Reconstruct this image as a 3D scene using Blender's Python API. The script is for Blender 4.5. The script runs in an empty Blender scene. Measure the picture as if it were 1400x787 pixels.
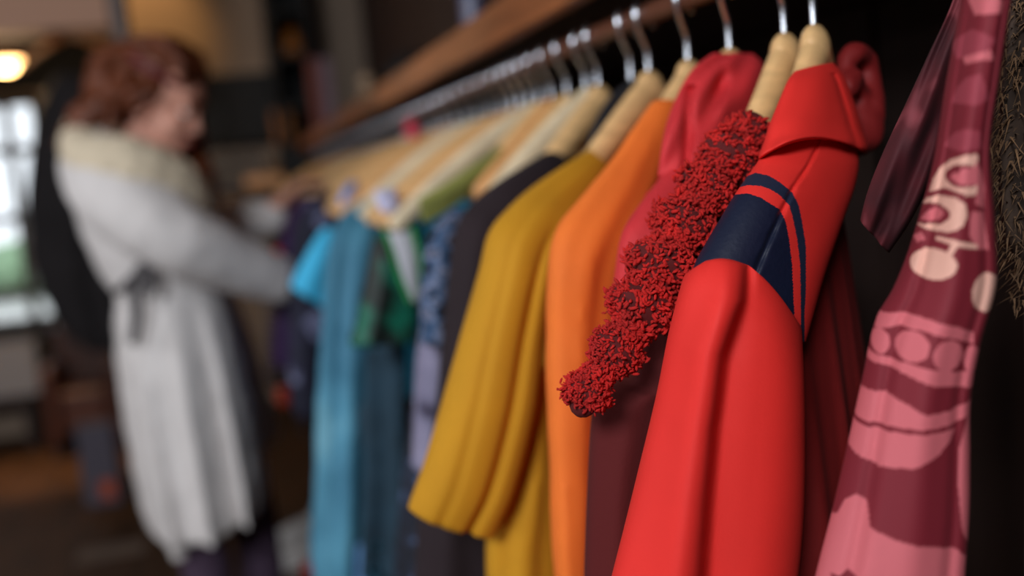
import bpy, bmesh, math, random
import numpy as np
from mathutils import Vector

S = bpy.context.scene
C = S.collection
random.seed(7); RNG = np.random.default_rng(7)
R = math.radians

# ------------------------------------------------------------------ camera
F = 1400.0; CX, CY, H = 700.0, 393.5, 1.35
def basis(yaw, pitch, roll):
    y, p, r = map(math.radians, (yaw, pitch, roll))
    f = np.array([math.sin(y)*math.cos(p), math.cos(y)*math.cos(p), -math.sin(p)])
    r0 = np.array([math.cos(y), -math.sin(y), 0.0]); u0 = np.cross(r0, f)
    return r0*math.cos(r)-u0*math.sin(r), u0*math.cos(r)+r0*math.sin(r), f
RT, UP, FW = basis(14.4, 7.0, 5.0)
cam = bpy.data.cameras.new('camera'); camo = bpy.data.objects.new('camera', cam); C.objects.link(camo)
from mathutils import Matrix
M = Matrix(((RT[0], UP[0], -FW[0], 0), (RT[1], UP[1], -FW[1], 0), (RT[2], UP[2], -FW[2], H), (0, 0, 0, 1)))
camo.matrix_world = M
cam.sensor_width = 36; cam.lens = 36*F/1400
cam.clip_start = .02
cam.dof.use_dof = True; cam.dof.focus_distance = 0.57; cam.dof.aperture_fstop = 2.5; cam.dof.aperture_blades = 0
S.camera = camo

# ------------------------------------------------------------------ world, light, exposure
w = bpy.data.worlds.new('sky'); S.world = w; w.use_nodes = True
bgn = w.node_tree.nodes['Background']
bgn.inputs[0].default_value = (.86, .93, 1, 1); bgn.inputs[1].default_value = 1.9
def area(name, loc, target, sx, sy, power, col):
    l = bpy.data.lights.new(name, 'AREA'); l.shape = 'RECTANGLE'; l.size = sx; l.size_y = sy
    l.energy = power; l.color = col
    o = bpy.data.objects.new(name, l); C.objects.link(o); o.location = loc
    o.rotation_euler = (Vector(target)-Vector(loc)).to_track_quat('-Z', 'Y').to_euler()
    return o
area('shop_window_light', (-2.3, 1.1, 2.15), (.2, 2.0, 1.2), 1.3, 1.0, 26, (.93, .96, 1))
area('rear_lamp_light', (-1.45, -1.9, 2.6), (.1, 1.9, 1.1), .9, .7, 98, (.90, .95, 1))
S.view_settings.view_transform = 'Standard'; S.view_settings.look = 'None'
S.view_settings.exposure = 0.0; S.view_settings.gamma = 1; S.view_settings.use_curve_mapping = False
S.cycles.max_bounces = 6; S.cycles.diffuse_bounces = 3; S.cycles.glossy_bounces = 3
S.cycles.use_denoising = True
S.cycles.caustics_reflective = False; S.cycles.caustics_refractive = False

# ------------------------------------------------------------------ helpers
def P(px, py, Y):
    """point of the room at distance Y along the rail that is seen at this pixel"""
    d = FW+RT*(px-CX)/F-UP*(py-CY)/F
    s = Y/d[1]
    return np.array([d[0]*s, Y, H+d[2]*s])
def lin(c):
    return tuple(((x/255)/12.92 if x/255 <= .04045 else ((x/255+.055)/1.055)**2.4) for x in c[:3])+(1,)

def mat(name, col, rough=.8, metal=0, bump=0, bscale=200, var=.0, vscale=6, sheen=0, emit=None, stretch=None, detail=3, spec=.5):
    m = bpy.data.materials.new(name); m.use_nodes = True; nt = m.node_tree; b = nt.nodes['Principled BSDF']
    b.inputs['Base Color'].default_value = lin(col); b.inputs['Roughness'].default_value = rough
    b.inputs['Metallic'].default_value = metal; b.inputs['Specular IOR Level'].default_value = spec
    if sheen: b.inputs['Sheen Weight'].default_value = sheen; b.inputs['Sheen Tint'].default_value = lin(col)
    tc = nt.nodes.new('ShaderNodeTexCoord'); mp = nt.nodes.new('ShaderNodeMapping'); nt.links.new(tc.outputs['Object'], mp.inputs[0])
    if stretch: mp.inputs['Scale'].default_value = stretch
    if var:
        n = nt.nodes.new('ShaderNodeTexNoise'); n.inputs['Scale'].default_value = vscale; n.inputs['Detail'].default_value = detail
        r = nt.nodes.new('ShaderNodeValToRGB'); c = lin(col)
        r.color_ramp.elements[0].position = .3; r.color_ramp.elements[1].position = .7
        r.color_ramp.elements[0].color = tuple(x*(1-var) for x in c[:3])+(1,)
        r.color_ramp.elements[1].color = tuple(min(1, x*(1+var)) for x in c[:3])+(1,)
        nt.links.new(mp.outputs[0], n.inputs[0]); nt.links.new(n.outputs['Fac'], r.inputs[0]); nt.links.new(r.outputs[0], b.inputs['Base Color'])
    if bump:
        n = nt.nodes.new('ShaderNodeTexNoise'); n.inputs['Scale'].default_value = bscale; n.inputs['Detail'].default_value = 2
        bp = nt.nodes.new('ShaderNodeBump'); bp.inputs['Strength'].default_value = bump; bp.inputs['Distance'].default_value = .002
        nt.links.new(mp.outputs[0], n.inputs[0]); nt.links.new(n.outputs['Fac'], bp.inputs['Height']); nt.links.new(bp.outputs[0], b.inputs['Normal'])
    if emit:
        b.inputs['Emission Color'].default_value = lin(emit[0]); b.inputs['Emission Strength'].default_value = emit[1]
    return m
def blotch(name, cols, scale, pos, rough=.8, kind='noise', stretch=(1, 1, 1)):
    """printed or sequinned cloth: several colours in a procedural pattern"""
    m = bpy.data.materials.new(name); m.use_nodes = True; nt = m.node_tree; b = nt.nodes['Principled BSDF']
    b.inputs['Roughness'].default_value = rough
    tc = nt.nodes.new('ShaderNodeTexCoord'); mp = nt.nodes.new('ShaderNodeMapping'); mp.inputs['Scale'].default_value = stretch
    nt.links.new(tc.outputs['Object'], mp.inputs[0])
    if kind == 'noise':
        n = nt.nodes.new('ShaderNodeTexNoise'); n.inputs['Detail'].default_value = 1.5; out = 'Fac'
    elif kind == 'wave':
        n = nt.nodes.new('ShaderNodeTexWave'); n.bands_direction = 'Z'; n.inputs['Distortion'].default_value = 1; out = 'Fac'
    else:
        n = nt.nodes.new('ShaderNodeTexVoronoi'); out = 'Distance'
    n.inputs['Scale'].default_value = scale
    r = nt.nodes.new('ShaderNodeValToRGB'); e = r.color_ramp.elements
    e[0].position = pos[0]; e[0].color = lin(cols[0]); e[1].position = pos[1]; e[1].color = lin(cols[1])
    for p, c in zip(pos[2:], cols[2:]):
        x = e.new(p); x.color = lin(c)
    nt.links.new(mp.outputs[0], n.inputs[0]); nt.links.new(n.outputs[out], r.inputs[0]); nt.links.new(r.outputs[0], b.inputs['Base Color'])
    return m

def add_mesh(name, verts, faces, material, parent=None, smooth=True):
    me = bpy.data.meshes.new(name); me.from_pydata([tuple(map(float, v)) for v in verts], [], faces)
    bm = bmesh.new(); bm.from_mesh(me); bmesh.ops.recalc_face_normals(bm, faces=bm.faces); bm.to_mesh(me); bm.free()
    if smooth: me.polygons.foreach_set('use_smooth', [True]*len(me.polygons))
    me.materials.append(material)
    o = bpy.data.objects.new(name, me); C.objects.link(o)
    if parent:
        o.parent = parent
        if parent.type == 'EMPTY': o.matrix_parent_inverse = Matrix.Translation(parent.location).inverted() @ Matrix.Identity(4) if parent.rotation_euler.z == 0 else parent.matrix_basis.inverted()
    return o
def tag(o, label, cat, group=None, kind=None):
    if label: o['label'] = label
    if cat: o['category'] = cat
    if group: o['group'] = group
    if kind: o['kind'] = kind
    return o
def thing(name, loc, label, cat, group=None):
    o = bpy.data.objects.new(name, None); o.empty_display_size = .05; C.objects.link(o); o.location = tuple(map(float, loc))
    return tag(o, label, cat, group)

class Geo:
    """collects vertices and faces of one mesh"""
    def __init__(s): s.v = []; s.f = []
    def add(s, v, f):
        k = len(s.v); s.v += [tuple(x) for x in v]; s.f += [tuple(i+k for i in q) for q in f]; return s
    def box(s, a, b):
        x0, y0, z0 = a; x1, y1, z1 = b
        v = [(x0,y0,z0),(x1,y0,z0),(x1,y1,z0),(x0,y1,z0),(x0,y0,z1),(x1,y0,z1),(x1,y1,z1),(x0,y1,z1)]
        return s.add(v, [(0,3,2,1),(4,5,6,7),(0,1,5,4),(1,2,6,5),(2,3,7,6),(3,0,4,7)])
    def rings(s, rings, cap=True):
        n = len(rings[0]); v = [tuple(p) for r in rings for p in r]; f = []
        for i in range(len(rings)-1):
            for j in range(n):
                k = (j+1) % n
                f.append((i*n+j, i*n+k, (i+1)*n+k, (i+1)*n+j))
        if cap:
            v.append(tuple(np.mean(rings[0], 0))); v.append(tuple(np.mean(rings[-1], 0))); a = len(v)-2; b = len(v)-1; m = (len(rings)-1)*n
            for j in range(n):
                k = (j+1) % n
                f.append((a, k, j)); f.append((b, m+j, m+k))
        return s.add(v, f)
    def tube(s, pts, rad, n=12, flat=1.0, up=(0, 0, 1), sub=6, cap=True):
        pts = np.array(pts, float); rad = np.array(rad if np.ndim(rad) else [rad]*len(pts), float)
        q = catmull(np.column_stack([pts, rad]), sub) if sub > 1 and len(pts) > 1 else np.column_stack([pts, rad])
        c, r = q[:, :3], q[:, 3]; rings = []
        t = np.gradient(c, axis=0); t /= np.linalg.norm(t, axis=1)[:, None]+1e-12
        if cap:   # rounded ends
            ends = []
            for th in (80, 55, 30): ends.append((c[0]-t[0]*r[0]*math.sin(R(th)), r[0]*math.cos(R(th)), t[0]))
            mid = list(zip(c, r, t))
            ends2 = [(c[-1]+t[-1]*r[-1]*math.sin(R(th)), r[-1]*math.cos(R(th)), t[-1]) for th in (30, 55, 80)]
            seq = ends+mid+ends2
        else: seq = list(zip(c, r, t))
        u = np.array(up, float)
        for cc, rr, tt in seq:
            a = np.cross(tt, u)
            if np.linalg.norm(a) < 1e-3: a = np.cross(tt, [1, .1, 0])
            a /= np.linalg.norm(a); b = np.cross(a, tt)
            rings.append([cc+rr*(a*math.cos(p)+b*flat*math.sin(p)) for p in np.linspace(0, 2*math.pi, n, endpoint=False)])
        return s.rings(rings)
    def ball(s, c, r, n=16, rot=None):
        c = np.array(c, float); r = np.array(r if np.ndim(r) else [r]*3, float); rings = []
        for th in np.linspace(.12, math.pi-.12, n//2+2):
            ring = [np.array([math.sin(th)*math.cos(p), math.sin(th)*math.sin(p), math.cos(th)])*r for p in np.linspace(0, 2*math.pi, n, endpoint=False)]
            rings.append([c+(rot @ x if rot is not None else x) for x in ring])
        return s.rings(rings)
    def build(s, name, m, parent=None, smooth=True): return add_mesh(name, s.v, s.f, m, parent, smooth)

def catmull(a, sub):
    a = np.array(a, float); p = np.vstack([2*a[0]-a[1], a, 2*a[-1]-a[-2]]); out = []
    for i in range(1, len(p)-2):
        for k in range(sub):
            t = k/sub
            out.append(.5*((2*p[i])+(-p[i-1]+p[i+1])*t+(2*p[i-1]-5*p[i]+4*p[i+1]-p[i+2])*t*t+(-p[i-1]+3*p[i]-3*p[i+1]+p[i+2])*t**3))
    out.append(p[-2]); return np.array(out)
def fuse(o, voxel, smooth=4, fac=.6, disp=0, dscale=.1):
    """melts the overlapping volumes of a mesh into one continuous skin"""
    m = o.modifiers.new('remesh', 'REMESH'); m.mode = 'VOXEL'; m.voxel_size = voxel; m.use_smooth_shade = True
    s = o.modifiers.new('smooth', 'SMOOTH'); s.iterations = smooth; s.factor = fac
    if disp:
        t = bpy.data.textures.new('folds', 'CLOUDS'); t.noise_scale = dscale; t.noise_depth = 1
        d = o.modifiers.new('folds', 'DISPLACE'); d.texture = t; d.strength = disp; d.mid_level = .5
    return o

def slab(levels, sub=6, n=48, fold=(), sq=.85, groove=None, up_bow=True):
    """a hanging volume of cloth; each level is (xl,yl,Yl, xr,yr,Yr, thickness[, bow])
    fold: list of (k, amplitude, drift, phase). Returns rings and (u, level) of every vertex"""
    L = []
    for l in levels:
        a = P(l[0], l[1], l[2]); b = P(l[3], l[4], l[5]); L.append(list(a)+list(b)+[l[6], l[7] if len(l) > 7 else 0, l[0], l[1], l[3], l[4]])
    q = catmull(L, sub); rings = []; info = []
    N = len(q)
    for i, r in enumerate(q):
        A, B = r[:3], r[3:6]; c = (A+B)/2; a = (B-A)/2; d = np.array([-c[0], -c[1], 0]); d /= np.linalg.norm(d)          # the depth of the fold of cloth, towards the aisle
        t = i/(N-1); ring = []
        for j in range(n):
            ph = 2*math.pi*j/n; cu = math.copysign(abs(math.cos(ph))**sq, math.cos(ph)); sv = math.copysign(abs(math.sin(ph))**sq, math.sin(ph))
            off = 0
            for (k, amp, dr, p0) in fold: off += amp*math.sin(k*cu*math.pi+dr*t*6+p0)*min(1, 1.3*(1-abs(cu))+.12)*min(1, .3+t*1.6)
            if groove and sv > 0: off += groove(cu, t)
            ring.append(c+a*cu+d*(sv*r[6]+off)+np.array([0, 0, 1])*r[7]*(1-cu*cu)*(1 if sv > 0 else .3))
            info.append((r[8]+(r[10]-r[8])*(cu+1)/2, r[9]+(r[11]-r[9])*(cu+1)/2-0*r[7], cu, sv, t))
        rings.append(ring)
    return rings, info
def inpoly(x, y, poly):
    r = False; j = len(poly)-1
    for i in range(len(poly)):
        xi, yi = poly[i]; xj, yj = poly[j]
        if (yi > y) != (yj > y) and x < (xj-xi)*(y-yi)/(yj-yi)+xi: r = not r
        j = i
    return r

RAILX, RAILZ, WOOD = .40, H+.129, H+.073
def hframe(Y, ang, X=RAILX):
    a = R(ang); return np.array([X, Y, WOOD]), np.array([-math.cos(a), -math.sin(a), 0]), np.array([math.sin(a), -math.cos(a), 0])
def hung(g, Y, ang, w=.2, length=.7, drop=.028, slope=.10, th=.035, flare=.0, folds=5, amp=.008, neck=.055, nu=36, nt=40, X=RAILX, seed=0, hemwave=.008, both=True):
    """the body of a garment on a hanger"""
    o, u, v = hframe(Y, ang, X); rr = random.Random(seed+int(Y*1000))
    ph = [rr.uniform(0, 6) for _ in range(4)]; front, back = [], []
    us = np.sin(np.linspace(-math.pi/2, math.pi/2, nu))*.999
    if not both: us = us*.5+.499
    rings = []
    for t in np.linspace(0, 1, nt):
        ring = []
        for side in (1, -1):
            for x in (us if side == 1 else us[::-1]):
                top = -drop-slope*abs(x)**1.4-(.02*max(0, 1-(abs(x)*w/neck)**2) if neck else 0)
                bot = -length+hemwave*math.sin(x*folds*3+ph[0])
                z = top*(1-t)+bot*t
                T = (.008+th*min(1, t*2.5)**.6)*(1-x*x)**.4
                f = amp*min(1, t*1.6)*(math.sin(x*folds*math.pi+ph[1]+t*1.5)+.6*math.sin(x*folds*1.9*math.pi+ph[2]-t*2))
                ring.append(o+u*x*w*(1+flare*t)+v*(side*T+f)+np.array([0, 0, z]))
        rings.append(ring)
    return g.rings(rings)

# ------------------------------------------------------------------ materials
M_wood = mat('hanger_wood', (224, 180, 124), .45, var=.18, vscale=30, stretch=(1, 1, 4))
M_wood2 = mat('hanger_wood_cream', (226, 206, 172), .5, var=.1, vscale=30)
M_wood3 = mat('hanger_wood_orange', (220, 158, 98), .45, var=.18, vscale=30)
M_steel = mat('steel_hook', (235, 240, 250), .27, metal=1)
M_blackp = mat('black_plastic', (38, 38, 42), .35)
M_dark = mat('dark_wood', (52, 32, 26), .6, var=.3, vscale=9, stretch=(1, 1, .2))
M_board = mat('shelf_board', (150, 88, 48), .55, var=.35, vscale=7, stretch=(3, .5, 6), bump=.2, bscale=60)
M_black = mat('black_paint', (17, 16, 18), .7)

# ------------------------------------------------------------------ structure: room
def struct(name, g, m): return tag(g.build(name, m, smooth=False), None, None, kind='structure')
X0, X1, Y0, Y1, ZC = -2.7, .86, -4.6, 6.5, 2.9
M_floor = mat('floor_boards', (74, 50, 32), .7, spec=.2, var=.35, vscale=5, stretch=(5, .4, 1), bump=.15, bscale=30)
M_wall = mat('plaster_wall', (168, 146, 128), .9, var=.08, vscale=3)
M_wallb = mat('brown_wall', (74, 54, 46), .85, var=.12, vscale=3)
struct('floor', Geo().box((X0-.1, Y0-.1, -.05), (X1+.1, Y1+.15, 0)), M_floor)
struct('ceiling', Geo().box((X0-.1, Y0-.1, ZC), (X1+.1, Y1+.15, ZC+.05)), mat('ceiling_paint', (150, 136, 124), .9))
wx0, wx1, wz0, wz1 = -2.35, -1.075, .66, 1.94
struct('wall_back', Geo().box((X0-.1, Y1, 0), (wx0, Y1+.12, ZC)).box((wx1, Y1, 0), (X1+.1, Y1+.12, ZC)).box((wx0, Y1, 0), (wx1, Y1+.12, wz0)).box((wx0, Y1, wz1), (wx1, Y1+.12, ZC)), M_wall)
struct('wall_left', Geo().box((X0-.1, Y0-.1, 0), (X0, Y1, ZC)), mat('left_wall', (120, 96, 80), .9))
struct('wall_front', Geo().box((X0-.1, Y0-.1, 0), (X1+.1, Y0, ZC)), M_wallb)
wr = struct('wall_right', Geo().box((X1+.02, Y0-.1, 0), (X1+.1, Y1, ZC)), M_dark)
M_panel = mat('wall_panel', (62, 42, 36), .7, var=.2, vscale=6, stretch=(1, 4, .4))
pan = None
for i in range(20):
    y = -.5+i*.35
    p = Geo().box((X1-.004*(i % 2), y, 0), (X1+.02, y+.34, ZC)).build('panel', M_panel, wr, False) if i < 2 else None
    if i < 2: pan = (pan or [])+[p]
    else:
        q = pan[i % 2].copy(); C.objects.link(q); q.parent = wr; q.location = (0, (i-i % 2)*.35, 0)
# window at the back with its frame and panes
M_frame = mat('window_paint', (92, 84, 78), .6)
win = Geo()
cols = [wx0, -1.95, -1.60, -1.235, wx1]; rows = [wz0, .85, 1.27, 1.665, wz1]
for x in cols: win.box((x-.024, Y1-.0, wz0), (x+.024, Y1+.05, wz1))
for z in rows: win.box((wx0, Y1-.0, z-.026), (wx1, Y1+.05, z+.026))
wo = struct('window_1', win, M_frame)
gm = bpy.data.materials.new('window_glass'); gm.use_nodes = True
gb = gm.node_tree.nodes['Principled BSDF']; gb.inputs['Transmission Weight'].default_value = 1; gb.inputs['Roughness'].default_value = 0; gb.inputs['IOR'].default_value = 1.01
pane0 = None
for i in range(4):
    for j in range(4):
        g = Geo().box((cols[i]+.024, Y1+.02, rows[j]+.026), (cols[i+1]-.024, Y1+.024, rows[j+1]-.026)); g.build('pane', gm, wo, False)
struct('trim_1', Geo().box((wx0-.05, Y1-.16, wz0-.10), (wx1+.06, Y1, wz0-.03)), M_black)   # window sill
struct('trim_4', Geo().box((X0, Y1-.06, wz1+.05), (P(152, 60, 6.45)[0], Y1, ZC)), M_black)   # black panel added to darken the wall above the window
# outdoors
tag(Geo().box((-12, Y1+.15, -.3), (8, 30, -.25)).build('pavement', mat('paving', (200, 200, 196), .9), smooth=False), None, None, kind='structure')
g = Geo()
for i in range(90):
    g.ball((random.uniform(-9, -3.1), random.uniform(18.5, 19.5), random.uniform(-.1, .5)), random.uniform(.25, .4), 8)
tag(g.build('hedge', mat('leaves', (140, 168, 134), .8, var=.5, vscale=9)), 'green hedge outside the far window', 'hedge')

# bulkhead over the left, its post, ceiling details
zb = P(60, 40, 4.3)[2]; xe = P(150, 30, 4.3)[0]
struct('trim_2', Geo().box((X0, 4.3, zb), (xe, 4.55, ZC)), mat('bulkhead_paint', (196, 152, 128), .85))
struct('trim_3', Geo().box((xe+.005, 4.32, P(158, 110, 4.3)[2]), (xe+.05, 4.6, ZC)), mat('post_paint', (128, 116, 112), .7))

# ------------------------------------------------------------------ shelf above the rail and the rail
t = thing('wall_shelf', (.6, 2.3, H+.17), 'long dark wooden shelf above the clothes rail with a lit brown front board', 'shelf')
def boxp(name, a, b, m, par=None): return Geo().box(a, b).build(name, m, par, False)
b = boxp('front_board', (.352, -.6, H+.158), (.374, 5.7, H+.209), M_board, t)
bv = b.modifiers.new('bevel', 'BEVEL'); bv.width = .002
boxp('shelf_plank', (.374, -.6, H+.168), (X1, 5.7, H+.190), M_dark, t)
for y in (.2, 2.2, 4.2, 5.5): boxp('bracket', (.43, y, H+.05), (X1, y+.03, H+.168), M_dark, t)
M_rail = mat('rail_wood', (104, 60, 42), .45, var=.2, vscale=20)
o = Geo().tube([(RAILX, -.6, RAILZ), (RAILX, 5.65, RAILZ)], .0105, 14, sub=1).build('clothes_rail', M_rail)
tag(o, 'round brown wooden rail that the hangers hang from', 'rail')

# ------------------------------------------------------------------ hangers
GH = 'wooden hangers along the rail'
def hanger_meshes(m, span=.212, dz=.122, e=1.35):
    arm = Geo()
    for s in (-1, 1):
        pts = []; rad = []
        for k in np.linspace(0, 1, 9):
            pts.append((s*span*k, -.018*k*k, -.016-dz*k**e)); rad.append(.0165-.004*k)
        arm.tube(pts, rad, 10, up=(0, 1, 0), sub=3, flat=.62)
    arm.ball((0, 0, -.014), (.019, .0105, .018), 14)
    hk = Geo().tube([(0, 0, -.004), (0, 0, .020), (.004, 0, .030), (.0125, 0, .044), (.0155, 0, .056), (.011, 0, .0665), (0, 0, .0712), (-.011, 0, .067), (-.0155, 0, .056), (-.013, 0, .047)], .0028, 8, up=(0, 1, 0), sub=5)
    return arm, hk
HP = {}
def hanger(Y, ang, m, label, name='wooden_hanger', group=GH, X=RAILX, cat='hanger', short=None):
    r = thing(name, (X, Y, WOOD), label, cat, group)
    # local +x points to the aisle along -u
    key = (m.name, short)
    if key not in HP:
        arm, hk = hanger_meshes(m, *(short or ()))
        a = add_mesh('hanger_arms', arm.v, arm.f, m); h = add_mesh('hook', hk.v, hk.f, M_steel); HP[key] = (a, h); first = True
        a.parent = r; h.parent = r
    else:
        for q in HP[key]:
            c = q.copy(); C.objects.link(c); c.parent = r
    r.rotation_euler = (0, 0, R(180+ang))
    return r

# ================================================================== NEAR GARMENTS
def reg(o, m2=None): return o

# ---- maroon and pink printed garment (nearest, right)
def v3(*a): return np.array(a, float)
lev = [(1322, -60, .43, 1395, -60, .40, .024), (1310, 20, .43, 1382, 10, .40, .026), (1292, 120, .43, 1368, 100, .40, .026), (1275, 225, .43, 1354, 200, .40, .026), (1246, 330, .43, 1360, 300, .40, .026),
       (1222, 392, .43, 1362, 385, .40, .026), (1196, 440, .43, 1340, 470, .40, .026), (1178, 520, .43, 1327, 545, .40, .026), (1158, 610, .43, 1326, 620, .40, .026), (1137, 700, .43, 1325, 700, .40, .026), (1112, 800, .43, 1318, 800, .40, .026), (1100, 880, .43, 1315, 880, .40, .026)]
def gp(cu, t): return -.004*math.exp(-((cu+.55)/.12)**2)*min(1, t*3)-.003*math.exp(-((cu-.75)/.1)**2)
rings, info = slab(lev, sub=44, n=230, fold=[(1.1, .0025, .3, .4), (2.3, .0012, -.5, 2)], sq=.95, groove=gp)
c7 = lambda pts: [(x/2.459+1180, y/2.459+100) for x, y in pts]
c8 = lambda pts: [(x/1.934+1100, y/1.934+380) for x, y in pts]
def ell(cx, cy, rx, ry, n=28): return [(cx+rx*math.cos(2*math.pi*i/n), cy+ry*math.sin(2*math.pi*i/n)) for i in range(n)]
MAR, PNK, LGT, DPK = (120, 20, 36), (204, 100, 108), (228, 172, 154), (152, 54, 68)
prints = [
 (LGT, c7([(225,392),(238,350),(262,312),(300,283),(340,270),(385,266),(385,395),(340,402),(280,397)])), (MAR, c7(ell(340, 336, 60, 37))),
 (PNK, c7([(296,338),(308,324),(322,326),(332,312),(352,310),(385,306),(385,366),(350,366),(325,362),(308,350)])),
 (MAR, c7([(225,392),(285,376),(345,392),(340,404),(280,400)])),
 (LGT, c7([(196,440),(215,415),(262,400),(315,404),(345,425),(352,462),(338,495),(300,515),(230,514),(178,500)])), (MAR, c7(ell(236, 460, 60, 34))), (MAR, c7([(170,500),(200,440),(215,432),(240,492)])),
 (PNK, c7([(196,482),(214,458),(232,446),(250,438),(268,444),(276,458),(262,474),(238,484)])),
 (PNK, c7([(378,285),(398,325),(407,380),(404,445),(375,425),(385,380),(380,340)])), (PNK, c7([(362,450),(402,455),(420,582),(385,575),(358,530)])),
 (LGT, c7(ell(240, 620, 78, 50))), (LGT, c7(ell(412, 722, 48, 66))),
 (LGT, c7([(248,530),(300,536),(385,560),(385,574),(320,560),(303,585),(285,582),(298,552),(250,542)])),
 (PNK, c7([(170,540),(200,520),(215,545),(185,556)])),
 (DPK, c7([(300,100),(320,50),(350,22),(400,10),(425,90),(380,112)])), (DPK, c7([(275,240),(300,205),(340,185),(392,192),(400,250),(330,258)])),
 (PNK, c8([(195,84),(260,72),(330,82),(400,104),(445,130),(445,160),(400,138),(330,116),(260,106),(186,122)])),
 (PNK, c8(ell(203, 150, 27, 31))), (PNK, c8(ell(288, 153, 45, 39))), (PNK, c8(ell(378, 178, 38, 40))), (PNK, c8(ell(440, 200, 22, 36))),
 (PNK, c8([(163,180),(230,188),(330,206),(445,236),(445,280),(400,265),(340,250),(240,212),(158,200)])),
 (PNK, c8([(140,276),(220,274),(280,300),(320,322),(380,324),(448,308),(448,345),(380,362),(280,358),(130,352)])),
 (PNK, c8([(125,364),(280,370),(395,374),(380,404),(350,432),(290,456),(200,458),(140,440),(108,425)])),
 (PNK, c8([(60,625),(90,600),(110,560),(140,537),(168,550),(178,612),(240,635),(340,665),(400,690),(425,720),(430,800),(245,800),(228,768),(180,765),(118,728),(98,747),(72,745),(88,800),(20,800),(45,700)])),
 (PNK, c8([(405,430),(430,345),(450,340),(450,560),(430,690),(412,640),(402,520)])),
 (PNK, c7([(330,-60),(420,-90),(440,-40),(350,-20)])), (PNK, [(1325,5),(1350,-5),(1372,8),(1368,24),(1335,28)]), (DPK, [(1300,60),(1330,45),(1362,58),(1350,75),(1310,84)]),
]
boxes = [(min(p[0] for p in q), min(p[1] for p in q), max(p[0] for p in q), max(p[1] for p in q)) for _, q in prints]
cols_ = []
for (x, y, cu, sv, tt) in info:
    c = MAR
    if sv < -.02: x = 2*(x)-x+13; y = y+31
    for (cc, q), bb in zip(prints, boxes):
        if bb[0] <= x <= bb[2] and bb[1] <= y <= bb[3] and inpoly(x, y, q): c = cc
    cols_.append(lin(c))
cols_ += [lin(MAR)]*2
root = thing('printed_dress', P(1240, 787, .43), 'maroon garment with a bold pink retro print of circles and bands, nearest at the right', 'dress')
g = Geo().rings(rings)
mp_ = bpy.data.materials.new('printed_cloth'); mp_.use_nodes = True; nt = mp_.node_tree
vc = nt.nodes.new('ShaderNodeVertexColor'); vc.layer_name = 'print'; nt.links.new(vc.outputs[0], nt.nodes['Principled BSDF'].inputs['Base Color'])
nt.nodes['Principled BSDF'].inputs['Roughness'].default_value = .75
wv = nt.nodes.new('ShaderNodeTexNoise'); wv.inputs['Scale'].default_value = 900; bp = nt.nodes.new('ShaderNodeBump'); bp.inputs['Strength'].default_value = .15; bp.inputs['Distance'].default_value = .001
tcn = nt.nodes.new('ShaderNodeTexCoord'); nt.links.new(tcn.outputs['Object'], wv.inputs[0]); nt.links.new(wv.outputs['Fac'], bp.inputs['Height']); nt.links.new(bp.outputs[0], nt.nodes['Principled BSDF'].inputs['Normal'])
sl = add_mesh('sleeve', g.v, g.f, mp_, root)
ca = sl.data.color_attributes.new('print', 'FLOAT_COLOR', 'POINT'); ca.data.foreach_set('color', np.array(cols_, 'f').ravel())
M_mar = mat('maroon_cloth', (120, 20, 34), .8, var=.5, vscale=40, bump=.3, bscale=400)
rings, _ = slab([(1290, 180, .47, 1345, 180, .47, .015), (1240, 400, .47, 1335, 400, .47, .02), (1200, 600, .47, 1310, 600, .47, .02), (1170, 900, .47, 1300, 900, .47, .02)], n=40); g = Geo().rings(rings)
g.build('dress_body', mat('maroon_lining', (60, 10, 20), .9), root)
# twisted scarf-like collar
lv = [(1318, -50, .47, 1372, -60, .47, .016), (1300, 10, .475, 1350, 0, .475, .017), (1268, 78, .48, 1326, 84, .48, .018), (1234, 150, .49, 1304, 165, .49, .018), (1206, 210, .50, 1276, 238, .50, .018), (1186, 262, .51, 1246, 300, .51, .016), (1176, 300, .52, 1216, 345, .52, .012)]
def gsc(cu, t): return .004*math.sin(cu*5+t*5)+.0015*math.sin(cu*10-t*9+1)
rings, _ = slab(lv, sub=16, n=100, groove=gsc); g = Geo().rings(rings)
cm = blotch('scarf_print', [(58, 8, 18), (82, 16, 26), (128, 54, 62)], 30, [.4, .56, .64])
o = g.build('scarf', cm); tag(o, 'crumpled maroon patterned scarf behind the printed garment', 'scarf')

# ---- brown fur coat at the right edge
root = thing('fur_coat', P(1400, 787, .56), 'dark brown fur coat at the right edge of the rail', 'coat')
M_fur = mat('fur', (112, 82, 56), .85, var=.4, vscale=30)
g = Geo()
lv = [(1380, -60, .50, 1500, -60, .58, .03), (1376, 60, .50, 1510, 60, .58, .04), (1366, 170, .50, 1520, 170, .58, .05), (1370, 300, .50, 1520, 300, .58, .05), (1398, 420, .52, 1530, 420, .58, .05), (1400, 800, .52, 1540, 800, .58, .05), (1400, 1000, .52, 1540, 1000, .58, .05)]
rf, inf = slab(lv, sub=10, n=40); g.rings(rf)
g.build('coat_body', mat('fur_hide', (58, 42, 32), .9, var=.4, vscale=40), root)
g = Geo(); pts = np.array([p for r in rf for p in r]); cen = np.array([np.mean(r, 0) for r in rf for p in r])
for k in range(7000):
    i = random.randrange(len(pts))
    if not (inf[i][1] < 420 ): continue
    p = pts[i]+RNG.normal(0, .004, 3); d = p-cen[i]; d[2] -= .02; d = d/np.linalg.norm(d)+RNG.normal(0, .35, 3); L_ = random.uniform(.006, .013)
    s_ = np.cross(d, [0, 0, 1]); s_ = s_/np.linalg.norm(s_)*.0006
    g.add([p-s_, p+s_, p+d*L_+v3(0, 0, -.003)], [(0, 1, 2)])
h = g.build('fur_pile', M_fur, root); h['kind'] = 'stuff'

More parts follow.
